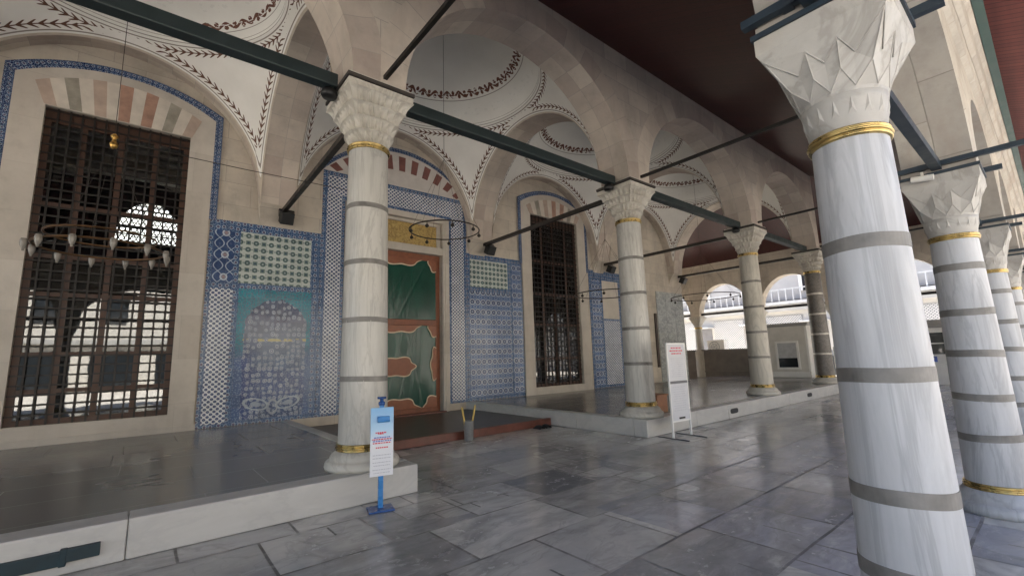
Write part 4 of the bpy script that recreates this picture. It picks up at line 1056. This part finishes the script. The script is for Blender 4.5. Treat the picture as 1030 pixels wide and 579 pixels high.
def make_outer_column(q_=0.95, bands=(0.64, 0.99, 1.38, 1.76, 2.18)):
    t = thing('white_column', '', 'column', (0, 0, 0))
    b = MB(); b.lathe([(0, 0), (0.33, 0), (0.335, 0.04), (0.325, 0.075), (0.30, 0.095), (0.285, 0.10), (0.28, 0.13), (0.262, 0.16), (0.235, 0.19)], 48); obj('base', b, 'white_column_marble', t)
    g_ = MB(); g_.lathe(ring_prof(0.226 * q_, 0.185, 0.06, 0.022), 48); obj('gold_ring', g_, 'gold', t)
    s_ = MB(); s_.lathe(col_profile(0.226 * q_, 0.180 * q_, 0.2, 2.50), 56); obj('shaft', s_, 'white_column_marble', t)
    for z in bands:
        rr = (0.226 - 0.046 * (z - 0.2) / 2.3) * q_
        q = MB(); q.lathe([(rr - 0.01, z - 0.032), (rr + 0.004, z - 0.032), (rr + 0.004, z + 0.032), (rr - 0.01, z + 0.032)], 56, (0, 0), 0, False); obj('metal_band', q, 'band_metal', t)
    g_ = MB(); g_.lathe(ring_prof(0.181 * q_, 2.445, 0.055, 0.020), 48); obj('gold_ring', g_, 'gold', t)
    nk = MB(); nk.lathe([(0.182 * q_, 2.49), (0.190 * q_, 2.54), (0.202 * q_, 2.62), (0.21 * q_, 2.66), (0.20 * q_, 2.665)], 48)
    for k in range(16):      # small triangular leaves round the neck
        a = 2 * PI * k / 16; da = 0.13; rr = 0.199
        pts = [(0.189 * q_ * math.cos(a - da), 0.189 * q_ * math.sin(a - da), 2.545), (0.189 * q_ * math.cos(a + da), 0.189 * q_ * math.sin(a + da), 2.545), (0.206 * q_ * math.cos(a), 0.206 * q_ * math.sin(a), 2.645)]
        c = (0.2045 * q_ * math.cos(a), 0.2045 * q_ * math.sin(a), 2.585)
        nk.face([pts[0], pts[1], c]); nk.face([pts[1], pts[2], c]); nk.face([pts[2], pts[0], c])
    obj('capital_neck', nk, 'white_capital_marble', t)
    cp = diamond_capital(2.655, 2.985, 0.208 * q_, RH); cp.box(-RH, RH, -RH, RH, 2.983, 3.07); obj('capital', cp, 'white_capital_marble', t)
    a = MB(); a.box(-RH - 0.012, RH + 0.012, -RH - 0.012, RH + 0.012, 3.072, 3.10); obj('abacus_plate', a, 'steel_paint', t)
    i = MB(); i.box(-RH + 0.01, RH - 0.01, -RH + 0.01, RH - 0.01, 3.098, RZS + 0.002); obj('impost', i, 'outer_stone', t)
    return t
KS = list(range(-3, 6))
rx = lambda k: RX0 + RS * k - (1.3 if k < 0 else 0.0)      # wider bay left of the viewpoint
protoR = make_outer_column()
bigR = make_outer_column(0.865, (0.52, 0.84, 1.34, 1.94))
ROL = {0: 'big white marble column in the right foreground, nearest to the viewer', 1: 'second white outer column, just behind the big foreground one', 2: 'third white outer column from the foreground, at the right edge', 3: 'fourth white outer column, almost at the right edge', 4: 'fifth white outer column in the right distance', 5: 'farthest white outer column at the right end'}
for i, k in enumerate(KS):
    o = protoR if i == 0 else bigR if k == 0 else copy_thing(protoR)
    o.location = (rx(k), RY, 0.0); o['label'] = ROL.get(k, 'white outer column number %d left of the viewer' % -k); o['group'] = 'outer arcade columns'
    if k < 0: o['label'] = {-1: 'white outer column just left of the viewpoint', -2: 'white outer column two bays left of the viewpoint', -3: 'white outer column at the left end of the outer arcade', -4: ''}[k]
RT = 0.255; RZT = 5.25
SX = 20.3
xe = rx(5)
spans = [(rx(k), rx(k + 1)) for k in KS[:-1]] + [(xe, SX)]
for i, (a, b) in enumerate(spans):
    m = arch_mesh(a, b, (b - a) / 2 - 0.26, RT, RZS, RZT, min(1.18, (b - a) / 2 - 0.26), 0.30)
    o = obj('outer_arch', along_x(m, RY), ['outer_stone', 'outer_stone'])
    k = i - 3
    tag(o, {-3: 'stone arch of the outer arcade at the far left', -2: 'outer stone arch two bays left of the viewpoint', -1: 'outer stone arch directly beside the viewpoint', 0: 'outer stone arch springing from the big foreground capital, seen from below', 1: 'second outer stone arch beyond the big foreground column', 2: 'third outer stone arch towards the right edge', 3: 'fourth outer stone arch in the right distance', 4: 'fifth outer stone arch in the right distance', 5: 'small last outer stone arch at the corner'}[k], 'arch', 'outer arcade arches')
# steel ties round the outer capitals
for k in KS:
    x = rx(k)
    t = thing('steel_tie', '', 'tie', (x, RY, 3.10), 0, 'steel ties on the outer capitals')
    t['label'] = {0: 'dark blue steel tie bars bolted over the big foreground capital', 1: 'dark blue steel tie bars over the second outer capital', 2: 'dark steel tie bars over the third outer capital', 3: 'dark steel tie bars over the fourth outer capital', 4: 'dark steel tie bars over the fifth outer capital', 5: 'dark steel tie bars over the farthest outer capital'}.get(k, {-1: 'steel tie bars over the first capital left of the viewpoint', -2: 'steel tie bars over the capital two bays left', -3: 'steel tie bars over the leftmost outer capital'}.get(k))
    m = MB(); m.beam((-RH - 0.03, 0.31, 0.06), (-RH - 0.03, -2.0, 0.06), 0.045, 0.045); obj('cross_bar', m, 'steel_paint', t)
    m = MB(); m.beam((RH + 0.03, 0.30, 0.06), (RH + 0.03, -0.40, 0.06), 0.045, 0.045); obj('cross_bar', m, 'steel_paint', t)
    m = MB(); m.beam((-RH - 0.05, 0.10, 0.06), (-RH + 0.02, 0.10, 0.06), 0.05, 0.05); obj('spacer', m, 'steel_paint', t)
    L = rx(k + 1) - rx(k) if k < 5 else SX - xe
    m = MB(); m.beam((RH, 0.0, 0.05), (L - RH + 0.02, 0.0, 0.05), 0.075, 0.075); obj('long_bar', m, 'steel_paint', t)
m = MB(); m.tube([(rx(1) - 0.36, RY + 0.18, 3.05), (rx(1) - 0.36, RY + 0.02, 3.03)], 0.03, 12); m.beam((rx(1) - 0.33, RY + 0.1, 3.06), (rx(1) - 0.33, RY + 0.1, 3.11), 0.02, 0.02)
tag(obj('security_camera', m, 'cream_paint'), 'small cream security camera beside the second outer capital', 'camera')

# timber roof between the two arcades, eave, cornice
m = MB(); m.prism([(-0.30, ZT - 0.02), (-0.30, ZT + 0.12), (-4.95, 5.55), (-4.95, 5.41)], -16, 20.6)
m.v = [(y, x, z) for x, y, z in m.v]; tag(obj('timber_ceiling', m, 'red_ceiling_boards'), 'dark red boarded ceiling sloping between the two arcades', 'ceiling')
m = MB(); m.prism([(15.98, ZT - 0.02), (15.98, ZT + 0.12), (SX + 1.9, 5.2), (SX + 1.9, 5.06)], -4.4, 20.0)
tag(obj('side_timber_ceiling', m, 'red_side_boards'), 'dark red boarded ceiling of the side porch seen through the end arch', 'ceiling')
ev = thing('eave', 'red boarded eave with green fascia overhanging the outer arcade', 'eave', (0, 0, 0))
m = MB(); m.prism([(-5.20, 5.26), (-5.20, 5.31), (-7.0, 4.66), (-7.0, 4.61)], -16, 22); m.v = [(y, x, z) for x, y, z in m.v]; obj('eave_boards', m, 'lit_red_eave_boards', ev)
m = MB(); m.box(-16, 22, -5.215, -5.135, 5.04, 5.27); obj('fascia', m, 'green_fascia', ev)
m = MB(); m.box(-16, 22, -7.04, -6.97, 4.5, 4.72); obj('gutter', m, 'green_fascia', ev)
m = MB(); m.prism([(-4.975, 4.52), (-5.02, 4.56), (-5.03, 4.66), (-5.08, 4.72), (-5.09, 4.95), (-5.13, 5.0), (-5.13, 5.25), (-4.975, 5.25)], -16, 20.6); m.v = [(y, x, z) for x, y, z in m.v]
tag(obj('stone_cornice', m, 'outer_stone'), 'pale stone cornice along the outside of the outer arcade', 'cornice')

# ------------------------------------------------------------------ side arcade at the end of the porch
PY = [9.7, 6.68, 3.66, 0.62, -3.3]
side_parts = []
def pier(y, lab):
    t = thing('small_column', lab, 'column', (SX, y, 0), 0, 'side arcade columns')
    m = MB(); m.lathe([(0.26, 0.2), (0.26, 1.5), (0.22, 1.52), (0.20, 1.56), (0.165, 2.65)], 28); obj('shaft', m, 'warm_column_marble', t)
    m = MB(); m.lathe([(0.18, 2.64), (0.20, 2.66), (0.20, 2.70), (0.18, 2.72)], 28); obj('gold_ring', m, 'gold', t)
    m = MB(); n = 4
    m.grid(lambda u, v: ((lambda th, r, k: (r * (1 + (1 / max(abs(math.cos(th)), abs(math.sin(th))) - 1) * k) * math.cos(th), r * (1 + (1 / max(abs(math.cos(th)), abs(math.sin(th))) - 1) * k) * math.sin(th), 2.72 + 0.45 * v))(2 * PI * u, 0.17 + 0.13 * v, v)), 32, 6, 0, False, True)
    m.box(-0.31, 0.31, -0.31, 0.31, 3.17, 3.26); obj('capital', m, 'capital_marble', t)
for y, l in zip(PY, ('side arcade column hidden behind the corner', 'slim side column left of the arch with the air conditioner', 'slim side column hidden behind the cream column', 'slim side column behind the dark granite column', 'side column hidden behind the white outer columns')): pier(y, l)
PYe = [-4.72 + RT] + PY[::-1]
for i, (a, b) in enumerate(zip(PYe, PYe[1:])):
    if b - a < 0.8: half = 0.2
    half = (b - a) / 2 - 0.24
    m = arch_mesh(a, b, max(0.25, half), 0.24, 3.26, 5.9, min(1.35, max(0.25, half)) + (0.25 if 0 < i else 0), 0.26)
    o = obj('side_arch', along_y(m, SX), ['wall_stone', 'wall_stone'])
    tag(o, ['short stone arch at the outer corner', 'stone arch of the side porch behind the white columns', 'stone side arch right of the kiosk behind the granite column', 'stone side arch over the little kiosk', 'stone side arch framing the white air conditioner'][i] if i < 5 else 'stone side arch behind the tiled corner', 'arch', 'side arcade arches')
m = MB(); m.beam((SX, -4.3, 3.36), (SX, 9.6, 3.36), 0.09, 0.10); tag(obj('side_tie_beam', m, 'iron_black'), 'long black tie beam across the side arches', 'beam')
m = MB(); m.box(SX - 0.12, SX + 0.12, 3.9, 9.7, 0.0, 1.50); m.box(SX - 0.16, SX + 0.16, 3.9, 9.7, 1.502, 1.57); m.box(SX - 0.14, SX - 0.118, 4.1, 9.5, 0.45, 0.52)
tag(obj('parapet_wall', m, 'parapet_stone', None, 0.01), 'low brown stone parapet wall below the side arches', 'wall')

# ------------------------------------------------------------------ kiosk on the platform
kk = thing('kiosk', 'small cream kiosk with a dark service window between the cream and granite columns', 'kiosk', (19.3, 2.15, ZP))
m = MB(); m.box(-0.5, 0.5, -0.85, 1.0, 0, 2.15); obj('body', m, 'cream_paint', kk, 0.01)
m = MB(); m.box(-0.58, 0.58, -0.93, 1.08, 2.155, 2.24); m.box(-0.54, 0.54, -0.89, 1.04, 2.10, 2.157); obj('roof', m, 'stone_trim', kk, 0.01)
m = MB(); m.box(-0.512, -0.49, -0.42, 0.30, 0.42, 1.42); wnd = obj('window', m, 'glass_dark', kk)
m = MB()
for a, b, c, d in ((-0.50, -0.42, 0.34, 1.50), (0.30, 0.38, 0.34, 1.50), (-0.42, 0.30, 1.42, 1.50), (-0.42, 0.30, 0.34, 0.42)): m.box(-0.54, -0.49, a, b, c, d)
obj('window_frame', m, 'white_paint', wnd); m = MB(); m.box(-0.516, -0.511, -0.42, 0.30, 0.80, 1.42); obj('blind', m, 'ac_grey', wnd)
m = MB()
for a, b, c, d in ((-0.80, 0.95, 0.03, 0.24),): m.box(-0.515, -0.495, a, b, c, d)
m.box(-0.51, -0.495, -0.86, -0.78, 0.25, 2.05); m.box(-0.51, -0.495, 0.9, 0.98, 0.25, 2.05); obj('mouldings', m, 'white_paint', kk)
# second booth farther right, outside, with a parking sign
bo = thing('booth', 'white booth with a dark window and blue sign outside between the white columns', 'kiosk', (21.6, -2.6, 0))
m = MB(); m.box(-0.7, 0.7, -1.6, 1.15, 0, 2.1); m.box(-0.72, -0.69, -1.6, 1.15, 0.75, 0.80); obj('body', m, 'white_paint', bo, 0.02)
m = MB(); m.box(-0.8, 0.8, -1.7, 1.25, 2.102, 2.22); m.box(-0.75, 0.75, -1.65, 1.2, 2.222, 2.40); obj('roof', m, 'stone_trim', bo, 0.02)
m = MB(); m.box(-0.715, -0.69, -0.9, 0.85, 1.12, 1.92); wb = obj('window', m, 'glass_dark', bo)
m = MB(); m.box(-0.73, -0.695, -0.9, 0.85, 1.50, 1.54); m.box(-0.73, -0.695, -0.02, 0.02, 1.12, 1.92); obj('window_frame', m, 'white_paint', wb)
m = MB(); m.box(-0.725, -0.70, 0.40, 0.66, 0.84, 1.04); sg = obj('parking_sign', m, 'print_blue', bo)
m = MB(); m.box(-0.73, -0.724, 0.555, 0.58, 0.88, 1.01); m.box(-0.73, -0.724, 0.49, 0.555, 0.99, 1.01); m.box(-0.73, -0.724, 0.49, 0.555, 0.93, 0.95); m.box(-0.73, -0.724, 0.475, 0.495, 0.935, 1.005); obj('letter', m, 'sheet_white', sg)

# ------------------------------------------------------------------ bright street beyond the side arcade
bd = thing('white_building', 'sunlit white building with pierced screens across the street at the right', 'building', (30, 6, 0))
m = MB(); m.box(0, 8, -26, 26, 0, 11); obj('wall', m, 'pale_wall', bd)
m = MB()
for z in (3.9, 6.9, 9.9): m.box(-0.35, 0.02, -26, 26, z, z + 0.35)
for z in (4.6, 7.6): m.box(-0.18, 0.02, -26, 26, z, z + 0.12)
obj('cornice', m, 'stone_trim', bd)
for k in range(-6, 7):
    y = k * 3.6; m = MB(); m.box(-0.06, 0.02, y - 1.05, y + 1.05, 1.2, 3.6); obj('pierced_screen', m, 'pierced_panel', bd)
for k in range(-6, 7):
    y = k * 3.6 + 1.8
    for z in (5.1, 8.1):
        m = MB(); pts = [(y - 0.5, z), (y + 0.5, z)] + [(y + 0.5 * math.cos(PI * i / 12), z + 0.95 + 0.5 * math.sin(PI * i / 12)) for i in range(13)]
        m.prism(pts, -0.03, 0.02); m.v = [(b, a, c) for a, b, c in m.v]; wi = obj('window', m, 'glass_dark', bd)
        m = MB()
        for i in range(12):
            c0_, c1_ = [(y + r * math.cos(PI * i / 12), z + 0.95 + r * math.sin(PI * i / 12)) for r in (0.5, 0.68)], [(y + r * math.cos(PI * (i + 1) / 12), z + 0.95 + r * math.sin(PI * (i + 1) / 12)) for r in (0.5, 0.68)]
            m.prism([c0_[0], c0_[1], c1_[1], c1_[0]], -0.10, 0.02)
        m.box(y - 0.68, y - 0.5, -0.10, 0.02, z, z + 0.95); m.box(y + 0.5, y + 0.68, -0.10, 0.02, z, z + 0.95); m.v = [(b, a, c) for a, b, c in m.v]; obj('frame', m, 'white_paint', wi)
m = MB(); m.box(-0.5, -0.02, -26, 26, 4.32, 4.5); m.box(-0.28, -0.02, -26, 26, 4.26, 4.318)
for k in range(-60, 61): m.box(-0.46, -0.42, k * 0.42 - 0.03, k * 0.42 + 0.03, 4.5, 5.25)
m.box(-0.48, -0.40, -26, 26, 5.25, 5.32); obj('balcony', m, 'ac_grey', bd)
for k in range(-6, 7):
    m = MB(); m.box(-0.05, 0.02, k * 3.6 + 1.25, k * 3.6 + 2.35, 0.0, 3.1); obj('shopfront', m, 'parked_grey', bd)
    m = MB(); m.box(-0.9, -0.01, k * 3.6 + 1.1, k * 3.6 + 2.5, 3.12, 3.2); obj('awning', m, 'ac_grey', bd)
ac = thing('air_conditioner', 'white air conditioner unit with round fan outside the side arch', 'appliance', (21.6, 6.4, 1.35))
m = MB(); m.box(-0.2, 0.2, -0.45, 0.45, 0, 0.72); obj('housing', m, 'white_paint', ac, 0.02)
m = MB(); m.torus((0, 0, 0), 0.27, 0.025, 32, 6); m.torus((0, 0, 0), 0.15, 0.02, 28, 6)
for k in range(5): m.tube([(0, 0, 0), (0.24 * math.cos(k * 1.257), 0.24 * math.sin(k * 1.257), 0)], 0.02, 5)
m.v = [(-0.205 - c, a + 0.08, b + 0.36) for a, b, c in m.v]; obj('fan', m, 'ac_grey', ac)
m = MB(); m.box(-0.18, 0.18, -0.4, -0.3, -1.35, 0.0); m.box(-0.18, 0.18, 0.3, 0.4, -1.35, 0.0); obj('stand', m, 'ac_grey', ac)

# ------------------------------------------------------------------ opposite side of the courtyard (seen in the window glass)
ob2 = thing('street_building', 'pale street building opposite the porch, mirrored in the window glass', 'building', (0, -26, 0))
m = MB(); rect_wall(m, -45, 30, 0, 10, [], 0, 0); m.v = [(-a, b, c) for a, b, c in m.v]; m.box(-30, 45, -8, -0.02, 0, 10); obj('wall', m, 'lime_wall', ob2)
for k in range(-8, 12):
    x = k * 3.6
    for z, hh in ((0.0, 2.7), (4.6, 1.9), (7.3, 1.8)):
        m = MB(); m.box(x - (1.2 if z < 1 else 0.6), x + (1.2 if z < 1 else 0.6), -0.02, 0.06, z, z + hh); obj('window', m, 'glass_dark', ob2)
m = MB(); m.box(-30, 45, 0.0, 0.5, 3.2, 3.45); m.box(-30, 45, 0, 0.4, 9.6, 9.9); obj('cornice', m, 'stone_trim', ob2)

def car(x, y, rz, paint, lab):
    t = thing('parked_car', lab, 'car', (x, y, 0), rz, 'cars parked across the yard')
    prof = [(-2.1, 0.35), (2.1, 0.35), (2.15, 0.65), (1.95, 0.85), (1.1, 0.95), (0.55, 1.42), (-1.0, 1.45), (-1.75, 0.98), (-2.1, 0.92)]
    m = MB().prism(prof, -0.85, 0.85); obj('body', m, paint, t, 0.06)
    m = MB().prism([(0.95, 0.97), (0.50, 1.36), (-0.95, 1.38), (-1.55, 1.0)], -0.862, 0.862); obj('windows', m, 'glass_dark', t)
    for sx in (-1.3, 1.3):
        for sy in (-0.8, 0.8):
            m = MB(); m.lathe([(0, -0.1), (0.3, -0.1), (0.32, 0), (0.3, 0.1), (0, 0.1)], 20); m.v = [(sx + a, sy + c, 0.32 + b) for a, b, c in m.v]; wv = obj('wheel', m, 'black_rubber', t)
for x, p, l in ((-10.5, 'parked_grey', 'grey car parked across the yard, mirrored in the glass'), (1.6, 'car_dark', 'dark car parked across the yard, mirrored in the glass')): car(x, -13.5, 0.0, p, l)

# ------------------------------------------------------------------ small things on the floor
# hand-sanitiser stand
S_ = thing('dispenser_stand', 'blue hand sanitiser stand with a printed sheet in front of the left column', 'stand', (-0.075, -0.69, 0), R(-14))
m = MB(); m.box(-0.125, 0.125, -0.11, 0.10, 0.001, 0.018); obj('foot', m, 'deep_blue', S_, 0.006)
m = MB(); m.box(-0.024, 0.024, -0.018, 0.022, 0.018, 1.03); obj('post', m, 'blue_plastic', S_, 0.005)
m = MB(); m.lathe([(0, 1.02), (0.032, 1.02), (0.034, 1.05), (0.018, 1.06), (0.018, 1.085), (0.045, 1.085), (0.045, 1.105), (0, 1.105)], 20, (0, 0)); obj('pump', m, 'deep_blue', S_)
k_ = NT('sheet_print', 0.35); u_, v_ = k_.sep(k_.ob())[0], k_.sep(k_.ob())[2]
k_.base(k_.ramp(v_, [(0.0, (0.72, 0.72, 0.74)), (0.62, (0.72, 0.73, 0.76)), (0.78, (0.42, 0.62, 0.80)), (0.98, (0.22, 0.45, 0.72))])); MAT['sheet_print'] = k_.m
m = MB(); m.box(-0.115, 0.115, -0.045, -0.030, 0.33, 1.00); sh = obj('panel', m, 'sheet_print', S_, 0.004)
m = MB(); m.box(-0.05, 0.07, -0.085, -0.046, 0.855, 0.915); m.box(-0.05, 0.07, -0.10, -0.085, 0.86, 0.88); obj('nozzle_box', m, 'blue_plastic', S_, 0.006)
car(25.2, 3.6, R(90), 'car_dark', 'dark car on the street just outside the side arches')
rr_ = random.Random(3)
def lines(rows, name, mat, par, y, x0, x1, hgt):
  for row in rows:
    rows_ = [row]; m = MB()
    for z, ind in rows_:
        x = x0 + ind
        while x < x1 - ind:
            wd = rr_.uniform(0.008, 0.026); m.face([(x, y, z), (min(x + wd, x1 - ind), y, z), (min(x + wd, x1 - ind), y, z + hgt), (x, y, z + hgt)]); x += wd + 0.005
    obj(name, m, mat, par)
lines([(0.745, 0.035), (0.735, 0.06)], 'red_heading', 'print_red', sh, -0.0465, -0.10, 0.08, 0.014)
lines([(0.70, 0.02), (0.665, 0.01)], 'blue_print', 'print_blue', sh, -0.0465, -0.10, 0.10, 0.011)
lines([(0.682, 0.0), (0.645, 0.01), (0.60, 0.04)], 'red_print', 'print_red', sh, -0.0465, -0.10, 0.10, 0.012)
lines([(0.53, 0.01), (0.50, 0.01), (0.46, 0.01), (0.43, 0.02), (0.39, 0.01), (0.36, 0.02)], 'grey_print', 'print_grey', sh, -0.0465, -0.10, 0.10, 0.007)

# notice board on thin legs
N_ = thing('notice_board', 'tall narrow white notice board on thin legs before the platform corner', 'sign', (5.42, -0.80, 0), R(-4))
m = MB()
for x in (-0.26, 0.26): m.box(x - 0.014, x + 0.014, -0.014, 0.014, 0.012, 1.64)
m.box(-0.246, 0.246, -0.012, 0.012, 1.615, 1.64); m.box(-0.246, 0.246, -0.012, 0.012, 0.27, 0.295); obj('frame', m, 'white_paint', N_)
m = MB()
for x in (-0.26, 0.26): m.box(x - 0.02, x + 0.02, -0.30, 0.30, 0.0, 0.014)
obj('feet', m, 'parked_grey', N_)
m = MB(); m.box(-0.246, 0.246, -0.008, 0.008, 0.97, 1.615); p1 = obj('upper_sheet', m, 'sheet_white', N_)
m = MB(); m.box(-0.246, 0.246, -0.008, 0.008, 0.295, 0.925); p2 = obj('lower_sheet', m, 'sheet_white', N_)
m = MB(); m.box(-0.25, 0.25, -0.016, 0.016, 0.925, 0.968); obj('crossbar', m, 'parked_grey', N_)
m = MB(); m.box(-0.06, 0.10, -0.02, -0.009, 0.315, 0.345); obj('clip', m, 'lamp_black', N_)
rr_ = random.Random(9)
def lines2(rows, name, mat, par, x0, x1, h):
    m = MB()
    for z, ind in rows:
        x = x0 + ind
        while x < x1 - ind:
            wd = rr_.uniform(0.02, 0.07); e = min(x + wd, x1 - ind); m.face([(x, -0.0095, z), (e, -0.0095, z), (e, -0.0095, z + h), (x, -0.0095, z + h)]); x = e + 0.012
    obj(name, m, mat, par)
lines2([(1.54, 0.04), (1.49, 0.0), (1.44, 0.05)], 'red_heading', 'print_red', p1, -0.19, 0.19, 0.022)
lines2([(1.36 - 0.035 * i, 0.02 * (i % 3)) for i in range(10)], 'small_print', 'print_grey', p1, -0.19, 0.19, 0.006)
lines2([(0.86 - 0.04 * i, 0.03 * (i % 2)) for i in range(11)], 'small_print', 'print_grey', p2, -0.19, 0.19, 0.007)

# metal can with yellow sticks by the door step
K_ = thing('metal_can', 'grey metal can holding two yellow sticks beside the door step', 'can', (2.68, 1.83, 0))
m = MB(); m.lathe([(0, 0.004), (0.075, 0.004), (0.08, 0.015), (0.092, 0.34), (0.097, 0.35), (0.09, 0.35), (0.078, 0.03), (0, 0.03)], 28); obj('body', m, 'zinc', K_)
for i, (a, b) in enumerate((((-0.03, 0, 0.05), (-0.13, 0.02, 0.60)), ((0.03, 0.01, 0.05), (0.13, -0.03, 0.62)))):
    m = MB(); m.tube([a, b], 0.016, 8, 0, True, 0.02); obj('stick', m, 'yellow_wood', K_)
# wooden box behind the notice board
m = MB(); m.box(5.86, 6.22, -0.05, 0.24, ZP + 0.002, ZP + 0.32); m.box(5.84, 6.24, -0.07, 0.26, ZP + 0.322, ZP + 0.35); m.box(5.88, 6.20, -0.06, -0.045, ZP + 0.05, ZP + 0.12)
tag(obj('wooden_box', m, 'brown_box', None, 0.006), 'small brown wooden box beside the notice board column base', 'box')
# black shoe-like mat at the end of the wooden step
m = MB()
for dx in (0.0, 0.19):
    m.grid(lambda u, v: (4.42 + dx + 0.16 * (u - 0.5) * 1.0 * (0.8 + 0.3 * v), 1.72 + 0.20 * v + 0.05 * math.sin(3 * v), 0.002 + 0.075 * (math.sin(PI * u) ** 0.5) * (0.55 + 0.45 * math.sin(PI * min(1, v + 0.15)))), 12, 12, 0, True)
tag(obj('dark_shoes', m, 'black_rubber'), 'pair of dark shoes left at the right end of the door step', 'shoes')
# teal bar fixed along the face of the left platform
tb = thing('metal_rail', 'dark teal metal bar fixed on the white edge of the left platform', 'rail', (-3.2, -0.44, 0.13))
m = MB(); m.box(-1.2, 0.83, -0.018, 0.02, -0.055, 0.045); obj('bar', m, 'teal_metal', tb, 0.006)
m = MB(); m.box(0.83, 1.02, -0.026, 0.02, -0.035, 0.055); m.box(0.80, 0.84, -0.03, 0.02, -0.06, 0.06); obj('end_clamp', m, 'teal_metal', tb, 0.006)
